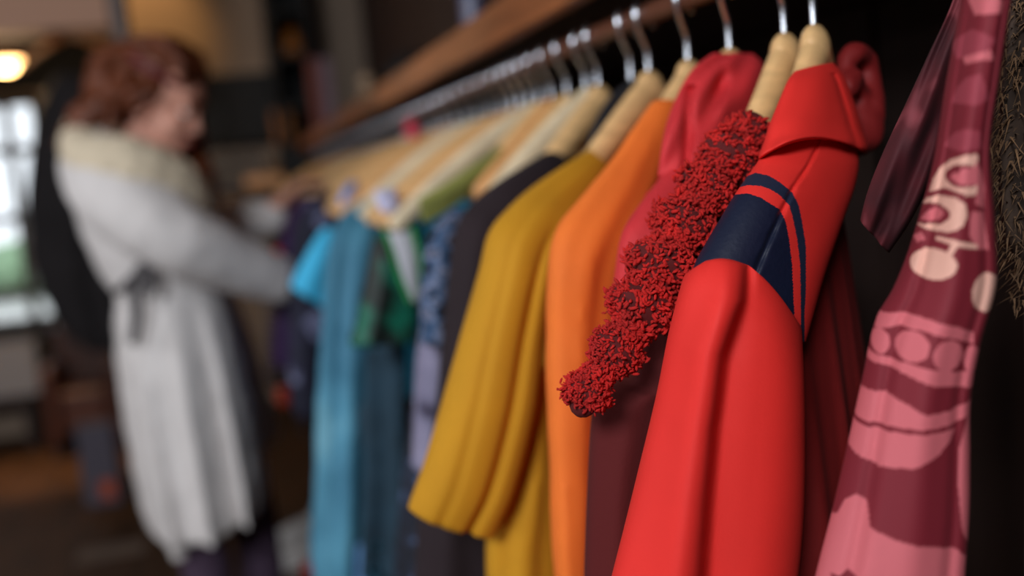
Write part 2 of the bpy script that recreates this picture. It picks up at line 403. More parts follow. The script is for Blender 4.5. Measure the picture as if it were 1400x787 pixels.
# ---- red jacket with navy shoulder
M_red = mat('red_nylon', (228, 46, 40), .68, spec=.3, var=.04, vscale=20, bump=.04, bscale=500)
M_red2 = mat('red_nylon_shaded', (120, 12, 12), .7, bump=.1, bscale=200)  # the jacket's red darkened: shade painted into its front and hood edge
M_navy = mat('navy_nylon', (16, 24, 48), .5, bump=.12, bscale=300)
M_slate = mat('slate_nylon', (30, 38, 60), .5, bump=.12, bscale=300)
root = thing('red_jacket', (.4, .646, H-.7), 'bright red hooded jacket with navy shoulder panel and red stripe', 'jacket')
g = Geo(); hung(g, .625, 45, X=.37, w=.10, length=.8, drop=.05, slope=.12, th=.03, amp=.006, neck=.05)
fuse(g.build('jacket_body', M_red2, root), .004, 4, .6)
lev = [(1066, 165, .575, 1166, 170, .60, .030), (1050, 198, .57, 1172, 200, .60, .032), (1035, 222, .56, 1174, 227, .59, .034), (1018, 246, .55, 1168, 258, .58, .035), (1003, 268, .545, 1156, 292, .57, .036),
       (985, 298, .54, 1142, 332, .56, .036), (966, 330, .535, 1126, 380, .55, .035), (951, 358, .53, 1112, 430, .54, .032), (944, 382, .53, 1102, 465, .53, .030)]
def gy(cu, t):  # the shoulder seam, with puckered cloth either side
    s = max(-.14, .16-.8*t)
    return -.0032*math.exp(-((cu-s)/.045)**2)+.0004*math.sin(t*60+cu*9)*math.exp(-((cu-s)/.12)**2)
rings, info = slab(lev, sub=34, n=300, fold=[(.9, .002, .6, 1)], groove=gy, sq=1.0)
outer = [(1015,243),(1033,236),(1051,240),(1068,250),(1083,263),(1092,280),(1097,305),(1102,337),(1102,391),(1100,430)]
inner = [(1010,256),(1022,253),(1040,254),(1054,259),(1065,266),(1079,280),(1084,298),(1090,327),(1094,362),(1095,430)]
second = [(994,275),(1004,266),(1022,264),(1040,270),(1054,279),(1066,286),(1074,302),(1079,327),(1083,362),(1086,430)]
def to_px(p):
    d = np.array(p)-[0, 0, H]; z = d @ FW; return CX+F*(d @ RT)/z, CY-F*(d @ UP)/z
def extend(pl, bottom): return [(pl[0][0]-60, pl[0][1]+40)]+pl+[(pl[-1][0], bottom), (pl[0][0]-160, bottom)]
po, pi_, ps = extend(outer, 520), extend(inner, 520), extend(second, 520)
g = Geo().rings(rings); cls = {}
V = np.array(g.v); fl = {'shoulder_yoke': [], 'slate_stripe': [], 'red_stripe': [], 'navy_panel': []}
sv_ = [i[3] for i in info]+[0, 0]
for q in g.f:
    c = V[list(q)].mean(0); x, y = to_px(c)
    if len(q) == 3: fl['shoulder_yoke'].append(q); continue
    if np.mean([sv_[i] for i in q]) < 0: x, y = to_px(c); 
    k = 'shoulder_yoke'
    if inpoly(x, y, po): k = 'slate_stripe'
    if inpoly(x, y, pi_): k = 'red_stripe'
    if inpoly(x, y, ps): k = 'navy_panel'
    fl[k].append(q)
for k, fs in fl.items():
    used = sorted({i for q in fs for i in q}); mp2 = {a: b for b, a in enumerate(used)}
    o = add_mesh(k, [g.v[i] for i in used], [tuple(mp2[i] for i in q) for q in fs], {'shoulder_yoke': M_red, 'slate_stripe': M_slate, 'red_stripe': M_red, 'navy_panel': M_navy}[k], root)
    if k != 'shoulder_yoke': o['label'] = {'slate_stripe': 'dark slate blue stripe', 'red_stripe': 'thin red stripe', 'navy_panel': 'navy blue panel'}[k]
lev = [(941, 372, .525, 1092, 440, .525, .028, .022), (936, 376, .52, 1096, 450, .52, .034, .025), (928, 400, .515, 1098, 480, .515, .038, .018), (914, 455, .515, 1100, 530, .51, .038, .008), (897, 540, .515, 1101, 600, .51, .037, 0),
       (873, 640, .515, 1100, 680, .51, .037), (852, 725, .515, 1096, 745, .51, .037), (833, 800, .515, 1090, 805, .51, .037), (815, 880, .515, 1085, 880, .51, .037)]
def gs(cu, t):
    c0 = float(np.interp(t, [0, .25, .375, .5, .625, .875, 1], [.12, .02, -.20, -.25, -.20, -.08, -.05]))
    k = min(1, max(0, (t-.06)/.25)); x = cu-c0
    d = .010*k*math.exp(-((x+.22)/.26)**2)                     # the front lobe, rolled over
    d -= .022*k/(1+math.exp(-(x-.01)/.022))*math.exp(-max(0, x)/.42)   # the cloth behind it falls back
    d -= .006*math.exp(-((cu-.1)/.09)**2)*math.exp(-((t-.12)/.08)**2)
    d += .0010*math.sin(cu*26+2)*math.exp(-(t/.05)**2)+.0007*math.sin(cu*60)*math.exp(-(t/.025)**2)   # gathers at the seam
    d -= .004*math.exp(-((cu+.62)/.06)**2)*math.exp(-((t-.06)/.07)**2)
    return d
rings, info = slab(lev, sub=20, n=150, fold=[(1.4, .0018, .4, 2)], sq=.95, groove=gs)
Geo().rings(rings).build('sleeve', M_red, root)
# collar / folded hood
lev = [(1086, 98, .60, 1140, 86, .62, .014), (1076, 112, .59, 1156, 108, .615, .022), (1064, 140, .58, 1170, 145, .61, .030), (1052, 170, .57, 1180, 180, .605, .037, .004), (1044, 195, .565, 1186, 200, .60, .042, .008), (1037, 214, .56, 1184, 208, .60, .045, .011), (1040, 217, .562, 1180, 207, .60, .040, .010), (1048, 205, .57, 1170, 196, .60, .030, .008)]
def gc(cu, t): return -.004*math.exp(-((cu-.62-.2*t)/.09)**2)*(t > .1)+.0025*math.sin(cu*5+t*4)*t-.004*math.exp(-((cu+.75)/.12)**2)*math.exp(-((t-.7)/.2)**2)
rings, info = slab(lev, sub=16, n=110, fold=[(1.2, .002, 1.0, .5)], sq=1.0, groove=gc)
Geo().rings(rings).build('hood', M_red, root)
g = Geo()
g.tube([P(1152, 105, .64), P(1158, 84, .645), P(1170, 73, .65), P(1182, 84, .66), P(1188, 115, .66), P(1188, 155, .65), P(1180, 185, .64), P(1166, 200, .63)], [.004, .007, .009, .009, .010, .012, .013, .009], 18, sub=8)
g.tube([P(1158, 120, .63), P(1166, 110, .64), P(1172, 140, .65), P(1172, 180, .64)], [.008, .008, .010, .010], 16, sub=8)
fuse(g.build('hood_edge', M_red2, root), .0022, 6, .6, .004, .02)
hanger(.650, 44, M_wood, 'pale wooden hanger inside the red jacket with the navy shoulder', short=(.075, .085, 1.2))

# ---- chunky knit on the second hanger
M_knit = mat('red_wool', (182, 20, 15), .9, var=.3, vscale=60)
M_knit2 = mat('red_wool_shaded', (84, 6, 8), .9, bump=.15, bscale=400)  # darker copy of the wool, shade painted into core and body
root = thing('knitted_cardigan', (.4, .69, H-.6), 'deep red chunky knitted garment with bobbled puffs beside the red jacket', 'cardigan')
path = [(1022, 182, .60, .016), (1004, 208, .59, .020), (982, 232, .58, .021), (962, 262, .575, .020), (945, 290, .57, .022), (925, 322, .565, .020), (912, 350, .56, .022), (893, 385, .555, .025), (878, 420, .55, .024), (862, 452, .548, .019), (842, 480, .545, .016), (822, 508, .545, .015), (803, 536, .545, .014), (797, 552, .545, .010)]
PA = catmull([list(P(x, y, Y))+[r] for x, y, Y, r in path], 12)
tg = np.gradient(PA[:, :3], axis=0); tg /= np.linalg.norm(tg, axis=1)[:, None]
cum = np.concatenate([[0], np.cumsum(np.linalg.norm(np.diff(PA[:, :3], axis=0), axis=1))])
rad = PA[:, 3]*(1+.30*np.cos(cum/.030*2*math.pi))*.68
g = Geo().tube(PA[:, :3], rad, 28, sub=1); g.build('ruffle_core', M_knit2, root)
g = Geo(); ico = bmesh.new(); bmesh.ops.create_icosphere(ico, subdivisions=1, radius=1); iv = np.array([v.co[:] for v in ico.verts]); ifc = [tuple(v.index for v in f.verts) for f in ico.faces]; ico.free()
for k in range(9000):
    i = random.randrange(len(PA)); a = random.uniform(0, 2*math.pi); tt = tg[i]
    x_ = np.cross(tt, [0, 0, 1]); x_ /= np.linalg.norm(x_); y_ = np.cross(x_, tt)
    low = i/len(PA)
    rr = rad[i]*(random.uniform(.94, 1.04)+.10*math.sin(a*3+cum[i]*260)*math.sin(cum[i]*420+a)); c = PA[i, :3]+(x_*math.cos(a)+y_*math.sin(a))*rr+RNG.normal(0, .0016, 3)
    s_ = random.uniform(.0010, .0017)*(1 if low < .72 else .8)
    q_, _r = np.linalg.qr(RNG.normal(0, 1, (3, 3)))
    g.add((iv*np.array([.75, .75, 2.0])*s_) @ q_+c, ifc)
o = g.build('bobbles', M_knit, root); o['kind'] = 'stuff'
lev = [(988, 166, .64, 1048, 164, .66, .015), (960, 200, .62, 1045, 200, .64, .022), (935, 250, .61, 1020, 250, .63, .03), (905, 320, .60, 1000, 320, .62, .03), (874, 400, .60, 985, 400, .60, .03), (868, 470, .60, 980, 480, .60, .03), (860, 512, .60, 965, 520, .60, .03), (836, 524, .60, 960, 532, .60, .03), (815, 540, .60, 955, 550, .60, .03), (808, 575, .60, 950, 580, .60, .03), (803, 660, .60, 930, 660, .60, .03), (798, 800, .60, 930, 800, .60, .03), (795, 1000, .6, 930, 1000, .6, .03)]
rings, info = slab(lev, sub=8, n=60, fold=[(2, .003, .5, 1)])
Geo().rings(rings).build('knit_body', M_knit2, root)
hanger(.690, 40, M_wood, 'pale wooden hanger second from the right, between the two red jackets', short=(.10, .105, 1.2))

# ---- rose red jacket
M_rose = mat('rose_red_cotton', (206, 44, 50), .75, var=.08, vscale=30, bump=.2, bscale=160, sheen=.2)
root = thing('rose_red_jacket', (.4, .777, H-.7), 'faded rose red jacket with crumpled collar behind the knitted puffs', 'jacket')
g = Geo(); hung(g, .785, 37, w=.19, length=.75, drop=.03, slope=.12, th=.025, amp=.006)
lev = [(925, 215, .70, 1000, 205, .71, .02), (888, 262, .67, 985, 255, .69, .026), (858, 302, .655, 965, 305, .67, .028), (843, 340, .65, 950, 350, .66, .028), (838, 390, .65, 930, 400, .66, .028), (836, 440, .65, 920, 450, .66, .028), (834, 500, .65, 915, 500, .66, .028),
       (822, 545, .645, 905, 530, .65, .026), (812, 580, .645, 900, 580, .65, .028), (804, 660, .645, 890, 660, .65, .028), (798, 800, .645, 880, 800, .65, .028), (795, 900, .645, 880, 900, .65, .028)]
rings, info = slab(lev, sub=8, n=48, fold=[(1.6, .003, .8, 0)]); g.rings(rings)
fuse(g.build('jacket_body', M_rose, root), .004, 3, .6, .004, .05)
g = Geo()
lev = [(972, 74, .745, 1030, 74, .765, .012), (948, 94, .73, 1044, 90, .76, .02), (928, 125, .715, 1047, 120, .755, .026), (912, 165, .70, 1035, 160, .745, .03), (904, 205, .69, 1015, 200, .73, .03), (899, 240, .685, 985, 235, .71, .022)]
def gr(cu, t): 
    return -.020*math.exp(-((cu+.12)/.16)**2-((t-.38)/.13)**2)+.008*math.exp(-((cu-.1)/.2)**2-((t-.52)/.08)**2)-.012*math.exp(-((cu+.55-.9*(t-.6))/.10)**2)*(t > .35)+.003*math.sin(cu*7+t*11)
rings, info = slab(lev, sub=16, n=90, fold=[(1.3, .002, 1, 1)], groove=gr, sq=1); g.rings(rings)
g.build('collar', M_rose, root)
hanger(.777, 40, M_wood, 'wooden hanger hidden in the rose red jacket, only its hook showing', short=(.07, .05, 1.2))

# ---- orange top
M_or = mat('orange_cotton', (240, 118, 38), .8, var=.05, vscale=20, bump=.12, bscale=500, sheen=.15)
root = thing('orange_top', (.4, .857, H-.7), 'bright orange long-sleeved top between the mustard dress and the red jackets', 'top')
g = Geo(); hung(g, .862, 37, w=.175, length=.75, drop=.012, slope=.11, th=.022, amp=.005, neck=.0)
lev = [(893, 135, .80, 932, 135, .81, .010), (868, 172, .785, 925, 180, .80, .016), (835, 218, .765, 910, 225, .79, .02), (795, 268, .745, 890, 280, .77, .024), (762, 308, .735, 870, 330, .75, .027), (750, 355, .73, 850, 380, .745, .03), (746, 440, .73, 840, 460, .745, .032), (748, 560, .73, 830, 580, .745, .032), (752, 680, .73, 825, 700, .745, .032), (758, 800, .73, 822, 800, .745, .032), (760, 900, .73, 822, 900, .745, .032)]
rings, info = slab(lev, sub=8, n=56, fold=[(1.3, .003, .3, 1), (2.6, .002, -.4, 2)]); g.rings(rings)
fuse(g.build('top_body', M_or, root), .004, 4, .6, .003, .06)
hanger(.857, 37, M_wood, 'wooden hanger at the neck of the orange top', short=(.075, .065, 1.2))

# ---- mustard dress
M_mu = mat('mustard_jersey', (196, 138, 14), .85, var=.05, vscale=20, bump=.12, bscale=500, sheen=.1)
root = thing('mustard_dress', (.4, .948, H-.9), 'mustard yellow short-sleeved dress on a pale wooden hanger', 'dress')
g = Geo(); hung(g, .955, 31, w=.18, length=1.0, drop=.05, slope=.105, th=.04, amp=.007, folds=6, neck=.04, flare=.05)
rings, _ = slab([(712, 500, .86, 765, 500, .86, .03), (694, 600, .86, 765, 600, .86, .035), (672, 690, .86, 765, 690, .86, .04), (664, 745, .86, 765, 745, .86, .04), (668, 900, .86, 765, 900, .86, .04)], sub=6, n=60, fold=[(2, .006, .3, 0)]); g.rings(rings)
fuse(g.build('dress_body', M_mu, root), .005, 4, .6)
g = Geo()
lev = [(806, 204, .90, 834, 226, .905, .012), (768, 228, .875, 820, 246, .885, .018), (728, 255, .855, 800, 275, .865, .024), (695, 284, .84, 785, 300, .845, .03), (668, 318, .83, 770, 335, .83, .034), (654, 372, .825, 757, 385, .82, .036), (631, 452, .82, 745, 460, .815, .036), (604, 548, .815, 733, 560, .81, .036), (580, 630, .81, 706, 665, .81, .030, -.002), (562, 680, .81, 682, 718, .81, .024, -.002), (558, 692, .81, 676, 731, .81, .020, -.002)]
def gm_(cu, t): return -.010*math.exp(-((cu-.62+.25*t)/.10)**2)*(t > .3)*min(1, (t-.3)*4)-.003*math.exp(-((cu+.3)/.1)**2)*t
rings, info = slab(lev, sub=12, n=90, fold=[(1.2, .0022, .4, 1), (2.4, .0006, -.3, 2)], groove=gm_, sq=.9); g.rings(rings)
g.build('sleeve', M_mu, root)
hanger(.948, 31, M_wood, 'pale wooden hanger holding the mustard yellow dress', short=(.115, .092, 1.2))

# ---- black plastic hanger
r = thing('trouser_hanger', (.4, .995, WOOD), 'black plastic clip hanger between the mustard dress and the purple top', 'hanger', GH)
g = Geo()
for s in (-1, 1): g.tube([(0, 0, -.01), (s*.03, 0, -.022), (s*.06, 0, -.050), (s*.075, 0, -.080)], [.009, .007, .007, .007], 8, up=(0, 1, 0), sub=4)
g.tube([(-.075, 0, -.080), (.075, 0, -.080)], .005, 8, sub=1)
add_mesh('hanger_arms', g.v, g.f, M_blackp, r)
for s in (-.5, .5): 
    c = Geo().box((s*.12-.014, -.010, -.125), (s*.12+.014, .010, -.07)); q = add_mesh('clip', c.v, c.f, mat('clip_metal', (150, 150, 155), .3, metal=.8) if s == -.5 else bpy.data.materials['clip_metal'], r, False)
_, hk = hanger_meshes(M_wood); add_mesh('hook', hk.v, hk.f, M_steel, r)
r.rotation_euler = (0, 0, R(180+31))
for q in r.children: q.matrix_parent_inverse = Matrix.Identity(4)
g = Geo(); hung(g, 1.0, 31, w=.14, length=.8, drop=.12, slope=.0, th=.02, neck=0)
tag(g.build('black_skirt', M_black), 'black skirt clipped to the black plastic hanger', 'skirt')

# ================================================================== MIDDLE GARMENTS
def garment(name, part, m, label, cat, levels=None, hy=None, ang=20, vox=.005, disp=.004, dsc=.06, fold=None, group=None, **kw):
    base = (.35, hy, H-.6) if hy else P(levels[-1][0], levels[-1][1], levels[-1][2])
    root = thing(name, base, label, cat, group); g = Geo()
    if hy: hung(g, hy, ang, **kw)
    if levels:
        rings, _ = slab(levels, sub=6, n=44, fold=fold or [(1.5, .004, .5, 1), (3.1, .002, -.4, 0)]); g.rings(rings)
    fuse(g.build(part, m, root), vox, 4, .6, disp, dsc)
    return root

M_pu = mat('plum_black_jersey', (34, 20, 26), .9, var=.15, vscale=10)
garment('plum_tunic', 'tunic_body', M_pu, 'very dark plum tunic next to the mustard dress', 'top',
        [(752, 204, 1.04, 778, 216, 1.05, .012), (706, 232, 1.01, 775, 250, 1.03, .02), (655, 268, .995, 750, 290, 1.0, .03), (626, 302, .985, 720, 330, .99, .035), (613, 370, .98, 705, 390, .98, .04), (602, 480, .98, 700, 480, .98, .042), (590, 600, .98, 700, 600, .98, .045), (572, 690, .98, 700, 700, .98, .045), (566, 800, .98, 700, 800, .98, .045), (560, 900, .98, 700, 900, .98, .045)],
        hy=1.10, ang=30, w=.17, length=1.0, drop=.045, slope=.10, th=.03)
hanger(1.094, 30, M_wood, 'broad pale wooden hanger holding the dark plum tunic', short=(.12, .10, 1.2))
# tan piece on the plum hanger's neck is the hanger itself; next ones behind
M_lace = blotch('blue_lace_print', [(20, 20, 34), (44, 78, 116), (124, 130, 156), (26, 24, 38)], 60, [.38, .48, .58, .66])
garment('printed_blouse', 'blouse_body', M_lace, 'navy blouse with light blue and white print beside the plum tunic', 'blouse',
        [(622, 283, 1.10, 640, 288, 1.11, .012), (596, 305, 1.09, 640, 310, 1.10, .02), (580, 340, 1.08, 640, 345, 1.09, .03), (575, 400, 1.08, 640, 400, 1.08, .03), (574, 470, 1.08, 640, 470, 1.08, .03)],
        hy=1.205, ang=26, w=.15, length=.42, drop=.06, slope=.1, th=.02)
M_lil = blotch('lilac_print', [(146, 140, 166), (120, 116, 142), (54, 48, 70)], 16, [.4, .58, .66])
garment('lilac_skirt', 'skirt_body', M_lil, 'narrow lilac grey skirt hanging left of the plum tunic', 'skirt',
        [(585, 400, 1.16, 640, 400, 1.16, .02), (570, 470, 1.15, 640, 470, 1.15, .03), (566, 560, 1.15, 640, 560, 1.15, .03), (562, 640, 1.15, 640, 650, 1.15, .03)], hy=1.27, ang=26, w=.14, length=.55, drop=.1, slope=.1, th=.02, neck=0)
M_nv = blotch('navy_small_print', [(16, 20, 34), (34, 44, 66), (90, 110, 150)], 60, [.45, .6, .7])
garment('navy_long_dress', 'dress_body', M_nv, 'long navy dress with tiny pale print, behind the lilac skirt', 'dress',
        [(578, 480, 1.22, 640, 480, 1.22, .03), (556, 600, 1.21, 640, 600, 1.21, .035), (544, 700, 1.21, 640, 700, 1.21, .035), (538, 800, 1.21, 640, 800, 1.21, .035), (530, 900, 1.21, 640, 900, 1.21, .035)], hy=1.325, ang=24, w=.14, length=1.0, drop=.1, slope=.1, th=.02, neck=0)

# olive vest: wide strap over the hanger arm
M_ol = mat('olive_jersey', (132, 134, 66), .85, var=.12, vscale=20)
garment('olive_vest', 'strap', M_ol, 'olive green vest draped over a wooden hanger arm', 'vest',
        [(684, 199, 1.275, 699, 212, 1.275, .008), (660, 216, 1.26, 668, 243, 1.26, .010), (630, 236, 1.245, 634, 273, 1.245, .011), (600, 255, 1.235, 605, 293, 1.235, .011), (571, 271, 1.23, 578, 308, 1.23, .010)], vox=.0035, disp=.002)
o = bpy.data.objects.get('olive_vest')
g = Geo(); hung(g, 1.36, 22, w=.13, length=.6, drop=.14, slope=.02, th=.02, neck=0); g.build('vest_body', M_ol, o)

# white top with green edging, green sequins
M_wh = mat('white_cotton', (214, 212, 222), .8, var=.05)
M_gr = mat('green_edging', (34, 128, 62), .8)
root = thing('green_trimmed_top', P(560, 400, 1.3), 'white top with narrow green edging, its strap tapering down under the hangers', 'top')
rings, _ = slab([(528, 318, 1.29, 562, 316, 1.30, .012), (537, 345, 1.29, 570, 345, 1.30, .012), (549, 380, 1.29, 572, 380, 1.30, .012), (562, 412, 1.29, 574, 412, 1.30, .010)], sub=6, n=30); Geo().rings(rings).build('strap', M_wh, root)
g = Geo().tube([P(527, 316, 1.285), P(536, 345, 1.28), P(547, 380, 1.28), P(560, 412, 1.28)], .0035, 8)
g.tube([P(564, 312, 1.285), P(573, 345, 1.28), P(577, 380, 1.28), P(578, 412, 1.28)], .0035, 8); g.build('edging', M_gr, root)['label'] = 'green edging'
g = Geo(); hung(g, 1.40, 22, w=.16, length=.55, drop=.11, slope=.05, th=.015, neck=0); g.build('top_body', M_wh, root)
rings, _ = slab([(512, 262, 1.36, 540, 256, 1.38, .010), (514, 275, 1.35, 544, 270, 1.36, .012), (522, 290, 1.34, 546, 288, 1.35, .010)], sub=5, n=26); Geo().rings(rings).build('shoulder', mat('pale_lilac_cotton', (206, 204, 236), .8), root)['label'] = 'pale lilac shoulder'
M_seq = blotch('green_sequins', [(4, 18, 14), (4, 36, 28), (0, 88, 68), (2, 116, 90)], 22, [.40, .49, .56, .68], rough=.6)
garment('sequin_top', 'top_body', M_seq, 'short dark green sequinned top hanging in front of the teal dress', 'top',
        [(512, 318, 1.38, 560, 322, 1.40, .015), (505, 350, 1.38, 566, 350, 1.40, .025), (494, 400, 1.38, 568, 400, 1.40, .03), (485, 440, 1.38, 568, 440, 1.40, .032), (476, 471, 1.38, 566, 466, 1.40, .034)], vox=.004, disp=.005, dsc=.03,
        hy=1.465, ang=22, w=.17, length=.45, drop=.10, slope=.08, th=.025, neck=0)

# teal dress
M_te = blotch('teal_chiffon', [(62, 122, 150), (84, 150, 178), (128, 186, 204)], 9, [.42, .58, .74], rough=.7, stretch=(1, 1, .6))
root = garment('teal_dress', 'dress_body', M_te, 'long teal blue dress reaching almost to the floor', 'dress',
        [(512, 264, 1.72, 548, 262, 1.74, .012), (470, 292, 1.66, 540, 296, 1.70, .03), (452, 335, 1.64, 540, 340, 1.68, .05), (442, 410, 1.62, 545, 410, 1.66, .06), (434, 520, 1.62, 548, 520, 1.66, .065), (429, 640, 1.62, 550, 640, 1.66, .07), (425, 740, 1.62, 545, 740, 1.66, .07), (432, 792, 1.62, 540, 800, 1.66, .07), (432, 850, 1.62, 540, 850, 1.66, .07)],
        vox=.006, disp=.012, dsc=.09, fold=[(2.2, .012, .5, 1), (4.1, .007, -.4, 0)])
g = Geo()
for a, b_ in (((505, 480), (500, 787)), ((524, 470), (528, 787)), ((494, 560), (512, 700))):
    g.tube([P(a[0], a[1], 1.53), P((a[0]+b_[0])/2+6, (a[1]+b_[1])/2, 1.52), P(b_[0], b_[1], 1.53)], [.008, .014, .010], 10)
rings, _ = slab([(530, 400, 1.50, 556, 400, 1.50, .02), (530, 520, 1.5, 556, 520, 1.5, .03), (534, 640, 1.5, 556, 640, 1.5, .03), (536, 800, 1.5, 552, 800, 1.5, .03)], sub=6, n=30); g.rings(rings)
fuse(g.build('teal_dark_folds', mat('ink_blue_cloth', (32, 58, 74), .9, var=.3, vscale=14)), .006, 4, .6)  # dark folds of the teal dress, added as separate ink blue cloth
tag(bpy.data.objects['teal_dark_folds'], 'dark ink blue folds added over the right side of the teal dress', 'shawl')
g = Geo(); rings, _ = slab([(486, 742, 1.58, 502, 742, 1.58, .01), (486, 800, 1.58, 503, 800, 1.58, .01)], sub=6, n=20)
tag(Geo().rings(rings).build('ribbon', mat('sky_ribbon', (120, 170, 226), .7)), 'light blue ribbon end low in front of the teal dress', 'ribbon')
# cyan tee
M_cy = mat('cyan_jersey', (64, 186, 232), .8, var=.04)
garment('cyan_shirt', 'sleeve', M_cy, 'bright cyan short-sleeved shirt, sleeve showing left of the teal dress', 'shirt',
        [(444, 308, 1.84, 468, 318, 1.86, .02), (425, 335, 1.84, 470, 350, 1.86, .03), (409, 365, 1.84, 468, 388, 1.86, .035), (396, 391, 1.84, 462, 430, 1.86, .035)], hy=1.98, ang=30, w=.2, length=.5, drop=.06, slope=.1, th=.03, vox=.006, disp=.003)
garment('blue_blouse', 'blouse_body', mat('cornflower_cotton', (110, 156, 226), .8), 'cornflower blue blouse showing a small patch between the wooden hangers', 'blouse',
        [(478, 248, 2.02, 492, 244, 2.04, .02), (464, 270, 2.0, 486, 266, 2.02, .03), (466, 290, 2.0, 486, 290, 2.02, .03)], hy=2.12, ang=25, w=.19, length=.4, drop=.06, slope=.1, th=.03, vox=.007, disp=.003)
# dark navy with white blotches
M_nb = blotch('navy_blotch_print', [(26, 26, 46), (38, 36, 62), (150, 154, 190), (60, 58, 92)], 15, [.45, .55, .62, .74])
garment('blotched_shirt', 'shirt_body', M_nb, 'dark navy shirt with white blotches left of the cyan sleeve', 'shirt',
        [(440, 262, 2.36, 470, 262, 2.38, .02), (412, 288, 2.34, 460, 290, 2.36, .04), (398, 330, 2.33, 455, 330, 2.35, .05), (395, 420, 2.33, 452, 420, 2.35, .055), (394, 500, 2.33, 450, 500, 2.35, .055), (398, 555, 2.33, 450, 560, 2.35, .055), (412, 572, 2.33, 448, 572, 2.35, .04)],
        hy=2.46, ang=12, w=.15, length=.6, drop=.06, slope=.1, th=.04, vox=.008, disp=.008)
M_dp = mat('dark_purple_cotton', (66, 38, 84), .85, var=.25, vscale=12)
garment('purple_dress', 'dress_body', M_dp, 'deep purple dress at the hands of the woman', 'dress',
        [(410, 268, 2.60, 450, 268, 2.62, .03), (390, 295, 2.56, 445, 300, 2.6, .05), (382, 350, 2.55, 440, 350, 2.6, .055), (376, 420, 2.55, 438, 420, 2.6, .06), (372, 470, 2.55, 436, 480, 2.6, .06), (372, 500, 2.55, 436, 500, 2.6, .05)],
        hy=2.68, ang=12, w=.17, length=.5, drop=.06, slope=.1, th=.05, vox=.009, disp=.01)
M_st = blotch('striped_knit', [(70, 52, 64), (120, 110, 114), (150, 138, 132)], 16, [.45, .52, .6], kind='wave')
garment('striped_jumper', 'jumper_body', M_st, 'grey and plum striped jumper behind the woman\'s hand', 'jumper',
        [(392, 300, 2.82, 430, 300, 2.84, .03), (370, 340, 2.78, 430, 350, 2.8, .05), (364, 430, 2.77, 425, 430, 2.8, .06), (362, 525, 2.77, 420, 525, 2.8, .06)], hy=2.9, ang=12, w=.17, length=.55, drop=.06, slope=.1, th=.05, vox=.01, disp=.01)
M_ors = mat('tomato_cotton', (214, 70, 40), .8)
garment('tomato_shirt', 'shirt_body', M_ors, 'orange-red shirt whose hem shows below the striped jumper', 'shirt',
        [(392, 310, 3.0, 430, 310, 3.02, .03), (380, 400, 2.97, 425, 400, 3.0, .05), (377, 490, 2.96, 420, 490, 3.0, .05), (378, 552, 2.96, 418, 552, 3.0, .05)], hy=3.1, ang=12, w=.16, length=.6, drop=.06, slope=.1, th=.05, vox=.01, disp=.008)
rings, _ = slab([(374, 338, 2.50, 386, 340, 2.5, .012), (374, 360, 2.5, 384, 362, 2.5, .016), (373, 390, 2.5, 382, 395, 2.5, .012)], sub=5, n=20)
tag(Geo().rings(rings).build('red_scarf', mat('scarlet_cloth', (236, 52, 30), .8)), 'small scarlet scarf at the cuff of the woman\'s right sleeve', 'scarf')

# far garments, seen only as slivers and shoulders
pal = [((60, 50, 62), 'charcoal'), ((120, 112, 120), 'mid grey'), ((40, 34, 60), 'ink blue'), ((88, 40, 46), 'wine red'), ((150, 140, 130), 'stone'), ((46, 60, 58), 'bottle green'), ((70, 56, 90), 'violet grey'), ((30, 28, 30), 'black'), ((128, 96, 70), 'tan')]
fy = [3.28, 3.5, 3.72, 3.94, 4.16, 4.38, 4.62, 4.86, 5.12]
for i, y in enumerate(fy):
    c, nm = pal[i]
    where = ['first beyond the orange-red shirt', 'second beyond the orange-red shirt', 'third beyond the orange-red shirt', 'fourth beyond the orange-red shirt', 'midway down the far half of the rail', 'fourth from the far end of the rail', 'third from the far end of the rail', 'second from the far end of the rail', 'last at the far end of the rail'][i]
    garment('hanging_shirt', 'shirt_body', mat('cloth_'+nm.replace(' ', '_'), c, .85, var=.15, vscale=10), f'{nm} shirt, {where}', 'shirt', None, hy=y, ang=14+5*math.sin(i*2), vox=.012, disp=.01, w=.2, length=.68, drop=.03, slope=.1, th=.045, group='shirts on the far part of the rail')

# remaining hangers, by their place along the rail
Ys = [(1.135, 27, 1, 'just behind the broad hanger of the plum tunic'), (1.205, 26, 0, 'pale, carrying the printed navy blouse'), (1.27, 26, 2, 'carrying the lilac grey skirt'), (1.325, 24, 0, 'carrying the long navy dress'), (1.375, 20, 1, 'under the olive green strap'),
      (1.42, 22, 2, 'just behind the olive vest'), (1.465, 18, 0, 'above the green sequinned top'), (1.52, 20, 2, 'above the white and green top'), (1.60, 17, 0, 'between the sequinned top and the cream hanger'),
      (1.69, 15, 1, 'cream coloured, beside the teal dress strap'), (1.78, 16, 1, 'broad cream one with the highest hook in mid rail'), (1.86, 14, 2, 'carrying the teal dress'), (1.93, 15, 0, 'just beyond the teal dress'), (1.98, 13, 2, 'carrying the cyan shirt'), (2.06, 14, 0, 'between the cyan shirt and the blue blouse'),
      (2.12, 15, 2, 'carrying the cornflower blouse'), (2.2, 12, 0, 'first beyond the cornflower blouse'), (2.28, 16, 2, 'second beyond the cornflower blouse'), (2.37, 12, 0, 'just before the blotched shirt'), (2.46, 12, 0, 'carrying the blotched navy shirt'), (2.56, 15, 2, 'between blotched shirt and purple dress'), (2.68, 12, 0, 'carrying the purple dress'), (2.79, 15, 2, 'between the purple dress and striped jumper'), (2.9, 12, 0, 'carrying the striped jumper'), (3.0, 14, 1, 'cream one before the orange-red shirt'), (3.1, 12, 0, 'carrying the orange-red shirt')]
